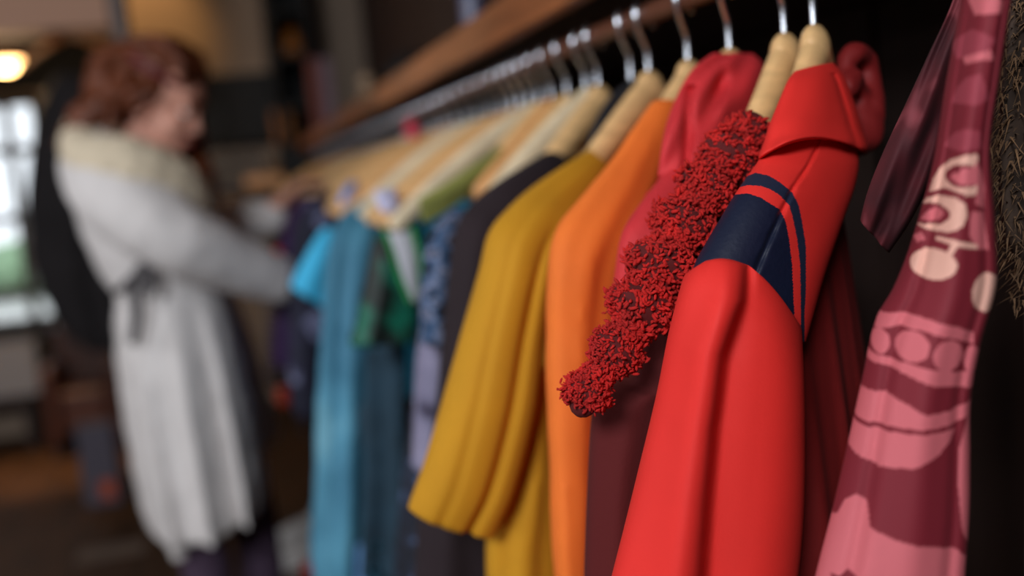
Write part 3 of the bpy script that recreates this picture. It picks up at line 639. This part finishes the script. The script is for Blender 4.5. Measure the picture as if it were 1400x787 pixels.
for y, a, k, lb in Ys: hanger(y, a, (M_wood, M_wood2, M_wood3)[k], 'wooden hanger '+lb, short=(.115, .09, 1.2) if 1.2 < y < 1.35 else (.165, .112, 1.3) if y < 1.2 else None)
for i, y in enumerate(fy):
    hanger(y, 14+5*math.sin(i*2), (M_wood, M_wood3)[i % 2], 'small-looking far wooden hanger inside the '+pal[i][1]+' shirt')
# loose hanger ends padded (pink ribbon tied on a hook)
g = Geo().ball(P(563, 176, 2.2), (.016, .012, .022), 10).ball(P(568, 186, 2.19), (.012, .01, .016), 10)
tag(g.build('ribbon_bow', mat('pink_ribbon', (206, 60, 80), .7)), 'small pink-red bow on a hanger hook in mid rail', 'ribbon')

# ================================================================== THE WOMAN
YW = 2.42
M_skin = mat('skin', (222, 160, 138), .55, var=.06, vscale=14)
M_hair = mat('auburn_hair', (100, 46, 16), .55, var=.35, vscale=40, stretch=(1, 1, .3))
M_coat = mat('cream_wool_coat', (222, 216, 214), .9, var=.05, vscale=12, bump=.2, bscale=200, sheen=.1)
M_coll = mat('cream_fleece', (218, 202, 176), .95, var=.08, vscale=40, bump=.6, bscale=160)
def limb(g, pts, rads, n=16, sub=6): g.tube(pts, rads, n, sub=sub)
B = Geo()
foot = [(-.20, 2.36), (-.05, 2.52)]
hc = P(217, 140, 2.44)                                  # head centre
nb = P(196, 215, 2.44)                                  # base of the neck
# head: looks down and to the right; forward axis of the face
fa = np.array([.90, -.30, -.42]); fa /= np.linalg.norm(fa)
sa = np.cross([0, 0, 1.0], fa); sa /= np.linalg.norm(sa); ua = np.cross(fa, sa)
RH = np.column_stack([fa, sa, ua])
def hp(f, s, u): return hc+fa*f+sa*s+ua*u
B.ball(hp(-.012, 0, .030), (.095, .074, .085), 24, RH)          # skull
B.ball(hp(.028, 0, -.045), (.058, .056, .068), 20, RH)          # face
B.ball(hp(.062, 0, -.092), (.022, .026, .018), 12, RH)          # chin
B.ball(hp(.060, 0, .040), (.030, .052, .030), 14, RH)           # brow
for s in (-1, 1):
    B.ball(hp(.0755, s*.030, .010), (.013, .015, .012), 12, RH)  # lids
    B.ball(hp(.055, s*.034, -.030), (.028, .022, .024), 12, RH) # cheeks
    B.ball(hp(-.005, s*.074, -.015), (.016, .008, .030), 12, RH)# ears
B.tube([hp(.080, 0, .012), hp(.091, 0, -.012), hp(.100, 0, -.030)], [.008, .009, .010], 12)   # nose
B.ball(hp(.092, 0, -.034), (.012, .017, .009), 10, RH)
B.ball(hp(.084, 0, -.060), (.010, .022, .006), 10, RH); B.ball(hp(.081, 0, -.070), (.010, .018, .006), 10, RH)   # lips
B.tube([nb+v3(-.02, 0, -.06), nb+v3(0, 0, .02), hp(-.03, 0, -.06)], [.062, .052, .050], 16)
hipR, hipL = v3(-.215, 2.37, .86), v3(-.10, 2.50, .86)
chest = P(205, 300, 2.44); waist = P(232, 410, 2.44); hipc = (hipR+hipL)/2
B.tube([nb+v3(0, 0, -.07), chest, waist, hipc], [.08, .10, .085, .095], 20)
shR, shL = P(150, 240, 2.34), P(205, 250, 2.56)
elR, wrR = P(248, 345, 2.24), P(372, 384, 2.36)
elL, wrL = P(292, 320, 2.62), P(376, 283, 2.64)
limb(B, [shR, elR, wrR], [.050, .038, .026]); limb(B, [shL, elL, wrL], [.050, .036, .024])
kneeR, kneeL = v3(-.165, 2.36, .48), v3(-.05, 2.50, .48)
ankR, ankL = v3(-.175, 2.38, .08), v3(-.08, 2.53, .08)
def hand(g, wr, d, nrm, side, curl):
    d = d/np.linalg.norm(d); nrm = nrm-d*(nrm @ d); nrm /= np.linalg.norm(nrm); sd = np.cross(d, nrm)*side
    g.tube([wr, wr+d*.03, wr+d*.075], [.024, .030, .030], 14, flat=.5, up=nrm)
    for k, (off, ln, r) in enumerate([(-.030, .062, .0078), (-.010, .074, .0082), (.010, .078, .0085), (.029, .068, .0082)]):
        b = wr+d*.075+sd*off; pts = [b-d*.015, b]; dd = d.copy(); an = curl*(.8+.1*k)
        for seg in (.45, .32, .23):
            dd = dd*math.cos(R(an))+nrm*math.sin(R(an)); dd /= np.linalg.norm(dd); pts.append(pts[-1]+dd*ln*seg)
            an += 6
        g.tube(pts, [r*1.1, r*1.1, r, r*.92, r*.8], 10, sub=3)
    b = wr+d*.022+sd*.024; t1 = d*.6+sd*.7+nrm*.35; t1 /= np.linalg.norm(t1); t2 = d*.85+sd*.2+nrm*.5; t2 /= np.linalg.norm(t2)
    g.tube([b, b+t1*.032, b+t1*.032+t2*.03, b+t1*.032+t2*.052], [.012, .0105, .009, .0075], 10, sub=3)
hand(B, wrL, P(408, 256, 2.66)-wrL, v3(.3, -.2, -1), 1, 22)
hand(B, wrR, v3(.9, .35, .05), v3(.2, .3, -1), -1, 28)
body = B.build('person', M_skin); fuse(body, .0042, 5, .55)
tag(body, 'woman with auburn hair in a cream belted coat browsing the rail of clothes', 'person')
# eyes, brows, lips; the lids are nearly closed, she looks down
for s in (-1, 1):
    Geo().ball(hp(.0735, s*.030, .003), .0105, 12, RH).build('eye', mat('eye_white', (226, 220, 214), .3) if s < 0 else bpy.data.materials['eye_white'], body)
    Geo().ball(hp(.0825, s*.030, -.001), .0055, 10, RH).build('iris', mat('iris', (50, 60, 60), .2) if s < 0 else bpy.data.materials['iris'], body)
    Geo().tube([hp(.090, s*.016, .028), hp(.088, s*.032, .034), hp(.074, s*.050, .028)], [.003, .004, .002], 8).build('eyebrow', M_hair, body)
Geo().tube([hp(.088, -.022, -.066), hp(.0945, -.008, -.062), hp(.0945, .008, -.062), hp(.088, .022, -.066)], [.002, .005, .005, .002], 8).build('lips', mat('lips', (176, 84, 78), .5), body)
# leggings and boots
M_leg = mat('plum_leggings', (72, 54, 74), .85)
g = Geo(); g.tube([hipR, kneeR, (kneeR+ankR)/2+v3(0, .01, .03), ankR], [.072, .056, .055, .036], 18); g.tube([hipL, kneeL, (kneeL+ankL)/2+v3(0, .01, .03), ankL], [.072, .056, .055, .036], 18)
fuse(g.build('leggings', M_leg, body), .007, 3)
M_boot = mat('black_leather', (24, 22, 24), .4)
for a in (ankR, ankL):
    g = Geo().tube([a+v3(0, 0, .12), a+v3(0, 0, .02), a+v3(.01, 0, -.035)], [.045, .044, .042], 14); g.tube([a+v3(-.02, 0, -.045), a+v3(.08, -.01, -.045), a+v3(.17, -.02, -.052)], [.036, .038, .028], 14)
    fuse(g.build('boot', M_boot, body), .006, 3)
# hair: volume plus strands
HG = Geo()
HG.ball(P(212, 100, 2.47), (.115, .105, .085), 20); HG.ball(P(172, 108, 2.50), (.085, .09, .085), 18); HG.ball(P(246, 94, 2.45), (.055, .085, .045), 16)
HG.ball(P(165, 135, 2.48), (.08, .09, .09), 18); HG.ball(P(195, 145, 2.50), (.07, .085, .10), 16)
for a in range(70):
    x0 = random.uniform(135, 240); y0 = random.uniform(62, 100); Yq = random.uniform(2.36, 2.58)
    q = random.random()
    pts = [P(x0-8, y0+10, Yq), P(x0*.72+140*.28+random.uniform(-8, 4), 116+q*14, Yq-.02), P(104+q*64+random.uniform(-6, 6), 150+random.uniform(-8, 8), Yq-.03), P(80+q*78+random.uniform(-6, 6), 190+random.uniform(-16, 12), Yq-.03)]
    HG.tube(pts, [.008, .012, .011, .004], 8, sub=5)
for a in range(26):   # hair falling over the far shoulder, in front of the chest
    x0 = random.uniform(250, 268); Yq = random.uniform(2.5, 2.62)
    HG.tube([P(x0-14, 100, Yq), P(x0+2, 150, Yq+.02), P(x0+6+random.uniform(-8, 8), 210, Yq), P(x0+22+random.uniform(-10, 10), 245, Yq-.06), P(x0+26+random.uniform(-10, 8), 282, Yq-.12)], [.006, .01, .012, .011, .004], 8, sub=4)
for a in range(34):   # fringe combed back from the brow
    s = random.uniform(-.07, .07)
    HG.tube([hp(.066, s, .062), hp(.05, s*1.1, .105), hp(0, s*1.1, .128), hp(-.07, s, .115)], [.005, .010, .012, .010], 8, sub=4)
hair = HG.build('hair', M_hair, body); fuse(hair, .005, 1, .4, .016, .03)
g = Geo(); g.tube([hp(.078*math.cos(a)-.012, .080*math.sin(a), .070-.02*math.cos(a)) for a in np.linspace(-2.2, 2.2, 17)], .008, 10, sub=2, flat=1.0)
g.build('headband', mat('wine_ribbon', (96, 20, 32), .6), body)['label'] = 'dark red headband'
# coat
CG = Geo()
y1 = 2.42
lev = [(108, 192, y1, 222, 200, y1, .10), (95, 222, y1, 258, 240, y1, .15), (97, 262, y1, 282, 285, y1, .165), (112, 322, y1, 294, 325, y1, .155), (140, 378, y1, 300, 365, y1, .135), (157, 406, y1, 302, 396, y1, .13),
       (157, 448, y1, 318, 436, y1, .16), (162, 520, y1, 336, 500, y1, .19), (174, 600, y1, 352, 575, y1, .21), (186, 664, y1, 362, 630, y1, .225), (200, 716, y1, 366, 668, y1, .23, -.012)]
def gcoat(cu, t):
    if t < .5: return 0
    k = (t-.5)*2
    return k*(.026*math.sin(cu*11+1.2+k*.5)+.012*math.sin(cu*23+2))-.03*k*math.exp(-((cu-.42)/.06)**2)
rings, _ = slab(lev, sub=10, n=110, fold=[(1.2, .006, .3, 1)], groove=gcoat, sq=.9); CG.rings(rings)
# sleeves
CG.tube([P(138, 232, 2.36), P(165, 270, 2.28), P(238, 322, 2.24), P(310, 356, 2.29), P(378, 381, 2.36)], [.085, .088, .078, .066, .055], 24, sub=8)
CG.tube([P(215, 250, 2.56), P(262, 300, 2.62), P(300, 312, 2.63), P(340, 302, 2.64), P(368, 298, 2.65)], [.08, .07, .060, .052, .046], 22, sub=8)
# tail of the back vent under the hem
rings, _ = slab([(206, 660, 2.30, 236, 660, 2.30, .012), (216, 700, 2.28, 246, 700, 2.28, .012), (228, 742, 2.27, 253, 740, 2.27, .012), (236, 768, 2.27, 257, 765, 2.27, .01)], sub=5, n=24); CG.rings(rings)
coat = CG.build('coat', M_coat, body); fuse(coat, .0065, 4, .6, .008, .06)
# open front panel on the far side
rings, _ = slab([(296, 400, 2.56, 320, 400, 2.6, .02), (312, 460, 2.56, 342, 455, 2.62, .03), (330, 530, 2.56, 362, 520, 2.62, .035), (344, 590, 2.56, 380, 585, 2.62, .035), (350, 610, 2.56, 372, 606, 2.62, .03)], sub=6, n=36, fold=[(2, .01, .3, 0)])
Geo().rings(rings).build('coat_front', M_coat, body)
# shawl collar
g = Geo()
g.tube([P(106, 208, 2.32), P(116, 190, 2.38), P(146, 177, 2.46), P(182, 190, 2.54), P(212, 215, 2.60)], [.036, .05, .055, .05, .045], 20, sub=8)
g.tube([P(108, 212, 2.33), P(142, 220, 2.28), P(185, 230, 2.26), P(232, 250, 2.29), P(262, 275, 2.34), P(280, 300, 2.38)], [.038, .055, .062, .06, .048, .030], 20, sub=8)
g.tube([P(212, 205, 2.6), P(245, 235, 2.58), P(268, 262, 2.54), P(284, 300, 2.46)], [.05, .05, .044, .03], 18, sub=8)
fuse(g.build('collar', M_coll, body), .006, 5, .6, .012, .03)['label'] = 'cream fleece shawl collar'
# belt of dark cloth
g = Geo()
g.tube([P(200, 358, 2.24), P(190, 372, 2.235), P(184, 400, 2.23), P(186, 430, 2.22), P(182, 465, 2.22)], [.008, .012, .013, .012, .010], 10, sub=5, flat=.5, up=(0, 1, 0))
g.tube([P(202, 360, 2.24), P(206, 385, 2.225), P(203, 405, 2.22)], [.010, .013, .008], 10, sub=5, flat=.5, up=(0, 1, 0))
g.tube([P(160, 398, 2.33), P(190, 372, 2.245), P(215, 368, 2.25)], .007, 8, sub=5)
g.build('belt', mat('dark_grey_belt', (74, 70, 72), .8), body)['label'] = 'dark grey belt ends hanging down'

# ================================================================== BEHIND HER
# dark coat on a wooden hanger
hx = P(98, 45, 4.6)
hh = hanger(4.6, 8, M_wood3, 'large brown wooden hanger behind the woman, carrying a long black coat', group=None, X=hx[0])
hh.location.z = hx[2]+.01; hh.scale = (1.0, 1.0, 1.0)
root = thing('black_coat', (hx[0], 4.6, .75), 'long black coat hanging behind the woman on the brown hanger', 'coat')
g = Geo()
lev = [(82, 100, 4.6, 118, 100, 4.62, .04), (60, 130, 4.6, 150, 130, 4.62, .08), (44, 190, 4.6, 165, 190, 4.62, .11), (36, 290, 4.6, 168, 290, 4.62, .12), (48, 380, 4.6, 172, 380, 4.62, .12), (86, 450, 4.6, 176, 450, 4.62, .12), (120, 478, 4.6, 176, 478, 4.62, .10)]
rings, _ = slab(lev, sub=8, n=50, fold=[(2.4, .02, .5, 1)]); g.rings(rings)
fuse(g.build('coat_body', mat('black_wool', (38, 34, 36), .9, var=.2, vscale=6), root), .012, 3, .6, .02, .1)
o = Geo().tube([(X0, 4.6, hx[2]+.066), (xe, 4.6, hx[2]+.066)], .012, 10, sub=1).build('hanging_rail', M_dark); tag(o, 'dark rail below the bulkhead that the black coat hangs from', 'rail')
# glow lamp at the left edge
lp = P(6, 82, 5.0)
root = thing('pendant_lamp', (lp[0], 5.0, lp[2]), 'glowing pendant lamp above the far window at the left edge', 'lamp')
g = Geo(); rr_ = []
for z, r in ((.045, .02), (.04, .05), (.015, .085), (-.01, .10)): rr_.append([(lp[0]+r*math.cos(a), 5+r*math.sin(a), lp[2]+z) for a in np.linspace(0, 2*math.pi, 20, endpoint=False)])
g.rings(rr_, cap=False).build('shade', mat('lamp_shade', (210, 170, 120), .6), root)
Geo().ball((lp[0], 5, lp[2]-.012), (.07, .07, .04), 16).build('bulb', mat('lamp_bulb', (255, 206, 130), .5, emit=((255, 208, 140), 9)), root)
Geo().tube([(lp[0], 5, lp[2]+.04), (lp[0], 5, ZC)], .004, 6, sub=1).build('cord', M_blackp, root)
pl = bpy.data.lights.new('lamp_light', 'POINT'); pl.energy = 11; pl.color = (1, .72, .42); pl.shadow_soft_size = .07; q = bpy.data.objects.new('lamp_light', pl); C.objects.link(q); q.location = (lp[0], 5, lp[2]-.1)
# wall spotlight fixture (above the frame) washing the back wall
def spot(loc, tgt, e, size, col, name):
    r = thing(name, loc, {'ceiling_spotlight': 'small ceiling spotlight'}[name]+(' washing the back wall' if tgt[2] > 1 else ' added to light the floor by the window'), 'lamp')
    d = Vector(tgt)-Vector(loc); d.normalize()
    g = Geo().tube([Vector(loc)-d*.12, Vector(loc)-d*.02], [.035, .045], 14, sub=1, cap=False); g.build('housing', M_blackp, r)
    Geo().tube([Vector(loc)-d*.12, (loc[0], loc[1], ZC)], .008, 8, sub=1).build('stem', M_blackp, r)
    l = bpy.data.lights.new('spot', 'SPOT'); l.energy = e; l.color = col; l.spot_size = R(size); l.spot_blend = .8; l.shadow_soft_size = .03
    q = bpy.data.objects.new('spot_light', l); C.objects.link(q); q.location = loc; q.rotation_euler = d.to_track_quat('-Z', 'Y').to_euler()
sp = P(205, 35, 6.5)
spot((sp[0]-.1, 5.9, 2.76), (sp[0], 6.5, sp[2]+.05), 16, 60, (1, .6, .25), 'ceiling_spotlight')
fp = v3(-1.1, 5.5, 0)
spot((-1.3, 4.9, 2.7), tuple(fp), 230, 24, (1, .62, .3), 'ceiling_spotlight')  # unseen spotlight added to make the warm patch on the floor

# back wall furniture
def boxpx(name, x0_, y0_, x1_, y1_, Y, depth, m, label, cat, bevel=.006):
    a = P(x0_, y1_, Y); b = P(x1_, y0_, Y)
    c = P((x0_+x1_)/2, y1_, Y); d = P((x0_+x1_)/2, y0_, Y)
    o = Geo().box((a[0], Y, c[2]), (b[0], Y+depth, d[2])).build(name, m, None, False); o.modifiers.new('bevel', 'BEVEL').width = bevel
    return tag(o, label, cat)
M_gy = mat('grey_cloth', (120, 112, 106), .9, var=.15, vscale=6)
# wide black board on the back wall
a = P(168, 150, 6.4); b = P(372, 150, 6.4); zt = P(280, 107, 6.4)[2]; zb_ = P(280, 200, 6.4)[2]
r = thing('wall_cabinet', ((a[0]+b[0])/2, 6.4, zb_), 'wide low black cabinet on the back wall behind the woman', 'cabinet')
boxp('cabinet_body', (a[0], 6.25, zb_), (b[0], 6.5, zt), M_black, r)
n_ = 3
for i in range(n_):
    w_ = (b[0]-a[0])/n_; d = boxp('door', (a[0]+i*w_+.008, 6.235, zb_+.01), (a[0]+(i+1)*w_-.008, 6.25, zt-.01), M_black, r)
    boxp('handle', (a[0]+(i+1)*w_-.03, 6.225, zb_+.12), (a[0]+(i+1)*w_-.02, 6.235, zb_+.2), M_blackp, d)
# tall dark cabinet with a small amber glow and a brown box
a = P(372, 100, 5.9); b = P(432, 100, 5.9)
r = thing('tall_cabinet', ((a[0]+b[0])/2, 6.0, 0), 'tall black display cabinet in the far corner at the end of the rail', 'cabinet')
def cab(z0, z1, y0=5.9, x0=a[0], x1=b[0], n='side_panel'): return boxp(n, (x0, y0, z0), (x1, 6.45, z1), M_black, r)
cab(0, ZC-.3, x1=a[0]+.03); cab(0, ZC-.3, x0=b[0]-.03); boxp('back_panel', (a[0], 6.42, 0), (b[0], 6.45, ZC-.3), M_black, r)
zs = [P(400, 200, 5.95)[2], P(400, 142, 5.95)[2], P(400, 75, 5.95)[2], P(400, 12, 5.95)[2]]
for z in zs: boxp('shelf', (a[0]+.03, 5.9, z-.03), (b[0]-.03, 6.42, z), M_black, r)
boxp('front_panel', (a[0]+.03, 5.9, 0), (b[0]-.03, 5.93, zs[0]-.03), M_black, r)
c = P(400, 60, 6.0)
root = thing('amber_vase', (c[0], 6.05, zs[2]), 'small amber glass vase on the upper shelf of the tall cabinet', 'vase')
rr_ = [[(c[0]+q*math.cos(t_), 6.05+q*math.sin(t_), zs[2]+z) for t_ in np.linspace(0, 2*math.pi, 20, endpoint=False)] for z, q in ((0, .03), (.03, .055), (.08, .05), (.12, .03), (.15, .035))]
Geo().rings(rr_).build('vase_body', mat('amber_glow_glass', (150, 92, 40), .25, emit=((200, 110, 30), .03)), root)  # faint emission puts the amber glow into the vase
boxpx('wooden_box', 376, 150, 399, 196, 6.0, .12, mat('box_wood', (168, 104, 52), .7), 'brown wooden box on the lower shelf of the tall cabinet', 'box')
# counter behind the hand, with folded cloth and wooden tray
a = P(262, 262, 5.6); b = P(392, 262, 5.6); zt = P(320, 258, 5.6)[2]
r = thing('display_table', ((a[0]+b[0])/2, 5.8, 0), 'dark display table beyond the woman\'s far hand', 'table')
boxp('table_top', (a[0], 5.5, zt-.03), (b[0], 6.1, zt), M_dark, r)
for x in (a[0]+.03, b[0]-.07):
    for y in (5.53, 6.03): boxp('leg', (x, y, 0), (x+.04, y+.04, zt-.03), M_dark, r)
for k in range(4):
    z0 = zt+k*.052
    o = Geo().box((a[0]+.08+.01*k, 5.75, z0), (b[0]-.06-.012*k, 6.05, z0+.05)).build('folded_jumper', M_gy if k % 2 else mat('grey_wool', (104, 100, 98), .9), None, False); o.modifiers.new('bevel', 'BEVEL').width = .02; o.modifiers['bevel'].segments = 3
    tag(o, ['bottom', 'second', 'third', 'top'][k]+' grey jumper in the folded pile on the display table', 'jumper', 'folded grey jumpers')
a = P(335, 250, 5.55); b = P(388, 250, 5.55)
r = thing('wooden_tray', ((a[0]+b[0])/2, 5.6, zt), 'pale wooden tray on the front of the display table', 'tray')
boxp('tray_base', (a[0], 5.52, zt), (b[0], 5.7, zt+.012), M_wood3, r)
boxp('rim', (a[0], 5.52, zt+.012), (b[0], 5.532, zt+.06), M_wood3, r); boxp('rim', (a[0], 5.688, zt+.012), (b[0], 5.7, zt+.06), M_wood3, r)
# things on the wall shelf
ST = H+.190
def item(name, x0, y0, x1, y1, z1, m, label, cat, parts=None):
    o = Geo().box((x0, y0, ST), (x1, y1, z1)).build(name, m, None, False); o.modifiers.new('bevel', 'BEVEL').width = .003; return tag(o, label, cat)
def onshelf(px, Y): return P(px, 100, Y)[0]
item('box_file', .375, 4.85, .42, 4.95, ST+.36, mat('brick_card', (120, 62, 52), .8), 'brick red box file standing on the far part of the shelf', 'box')
item('box_file', .425, 4.85, .48, 4.95, ST+.355, mat('mauve_card', (128, 104, 112), .8), 'mauve box file beside the brick red one on the shelf', 'box')
r = thing('black_hat', (.5, 2.95, ST), 'rounded black hat on the shelf above the middle of the rail', 'hat')
Geo().ball((.52, 2.95, ST+.02), (.12, .14, .012), 22).build('brim', M_black, r); Geo().ball((.52, 2.95, ST+.07), (.085, .10, .075), 22).build('crown', M_black, r)
r = thing('figurine', (.45, 3.45, ST), 'small beige figurine on the shelf left of the black hat', 'figurine')
Geo().ball((.45, 3.45, ST+.05), (.03, .03, .05), 12).build('body', mat('beige_clay', (170, 140, 112), .7), r); Geo().ball((.45, 3.45, ST+.115), .026, 12).build('head', bpy.data.materials['beige_clay'], r)
r = thing('glass_bottle', (.52, 2.16, ST), 'tall slate blue bottle on the shelf at the top edge of the picture', 'bottle')
rr_ = [[(.52+q*math.cos(t_), 2.16+q*math.sin(t_), ST+z) for t_ in np.linspace(0, 2*math.pi, 20, endpoint=False)] for z, q in ((0, .02), (.01, .024), (.2, .024), (.25, .01), (.32, .01))]
Geo().rings(rr_).build('bottle_body', mat('slate_glass', (84, 84, 112), .3), r)

# low left: box, armchair, carton, lit floor strip, shoes
boxpx('storage_box', -50, 472, 46, 545, 6.1, .25, mat('white_board', (176, 168, 166), .8), 'white storage box under the far window', 'box')
zb0 = P(0, 545, 6.1)[2]
r = thing('low_bench', (-1.5, 6.2, 0), 'dark low bench under the far window carrying the white box', 'bench')
zq = bpy.data.objects['storage_box'].bound_box[0][2]
boxp('bench_top', (-1.95, 6.05, zq-.04), (-1.22, 6.42, zq), M_dark, r)
for x in (-1.93, -1.28): boxp('leg', (x, 6.08, 0), (x+.05, 6.4, zq-.04), M_dark, r)
a = P(52, 500, 5.75); b = P(165, 500, 5.75)
r = thing('armchair', ((a[0]+b[0])/2, 5.95, 0), 'dark reddish brown leather armchair left behind the woman', 'chair')
M_lea = mat('brown_leather', (66, 32, 20), .5, var=.2, vscale=8)
zt = P(110, 448, 5.95)[2]
for nm, aa, bb in (('backrest', (a[0]+.02, 6.08, .28), (b[0]-.02, 6.26, zt)), ('seat', (a[0]+.08, 5.72, .12), (b[0]-.08, 6.08, .36)), ('arm', (a[0], 5.70, .06), (a[0]+.08, 6.10, .50)), ('arm', (b[0]-.08, 5.70, .06), (b[0], 6.10, .50))):
    o = boxp(nm, aa, bb, M_lea, r); m_ = o.modifiers.new('bevel', 'BEVEL'); m_.width = .03; m_.segments = 4
for x in (a[0]+.02, b[0]-.06):
    for y in (5.72, 6.18): boxp('leg', (x, y, 0), (x+.04, y+.04, .28 if y > 6 else .12), M_dark, r)
fpx = P(132, 690, 4.75); 
r = thing('carton', (fpx[0], 4.8, 0), 'upright pale grey carton with a red patch standing on the floor', 'box')
xa = P(110, 640, 4.75)[0]; xb = P(160, 640, 4.75)[0]; hc_ = P(132, 582, 4.75)[2]
boxp('carton_body', (xa, 4.75, 0), (xb, 4.87, hc_), mat('carton_grey', (92, 86, 98), .8), r)
boxp('red_patch', (xa+.07, 4.746, .03), (xb-.02, 4.75, .11), mat('carton_red', (190, 82, 44), .8), r)
fq = P(0, 0, 1)
o = Geo().box((-.75, 4.02, .001), (-.50, 4.16, .006)).build('lit_board_strip', mat('lit_board_beige', (120, 100, 86), .8), None, False); tag(o, 'beige strip on the floor left of the woman, painting in a lit floorboard', 'floorboard')  # thin beige slab paints a lit floorboard onto the floor
M_shoe = mat('white_trainer', (196, 192, 190), .6)
def shoe(x, y, rz, label):
    r = thing('trainer', (x, y, 0), label, 'shoe', 'white shoes under the rail')
    g = Geo().tube([(-.09, 0, .045), (0, 0, .045), (.10, 0, .03), (.135, 0, .025)], [.038, .040, .034, .022], 14, sub=5); g.tube([(-.085, 0, .05), (-.06, 0, .085)], [.034, .034], 12, sub=1)
    u = add_mesh('upper', g.v, g.f, M_shoe, r); fuse(u, .005, 3)
    q = Geo().box((-.125, -.038, 0), (.15, .038, .018)); s_ = add_mesh('sole', q.v, q.f, M_shoe, r, False); s_.modifiers.new('bevel', 'BEVEL').width = .008
    r.rotation_euler = (0, 0, R(rz))
    for q in r.children: q.matrix_parent_inverse = Matrix.Identity(4)
shoe(.10, 3.85, 200, 'white shoe on the floor below the rail, nearer the wall'); shoe(.08, 3.58, 190, 'white shoe on the floor, nearer the camera of the pair')
r = thing('red_shoe', (.17, 3.42, 0), 'red shoe on the floor at the hem of the teal dress', 'shoe')
g = Geo().tube([(.10, 3.42, .04), (.18, 3.42, .04), (.26, 3.40, .025)], [.036, .036, .022], 12); g.build('upper', mat('red_suede', (206, 44, 34), .8), r)
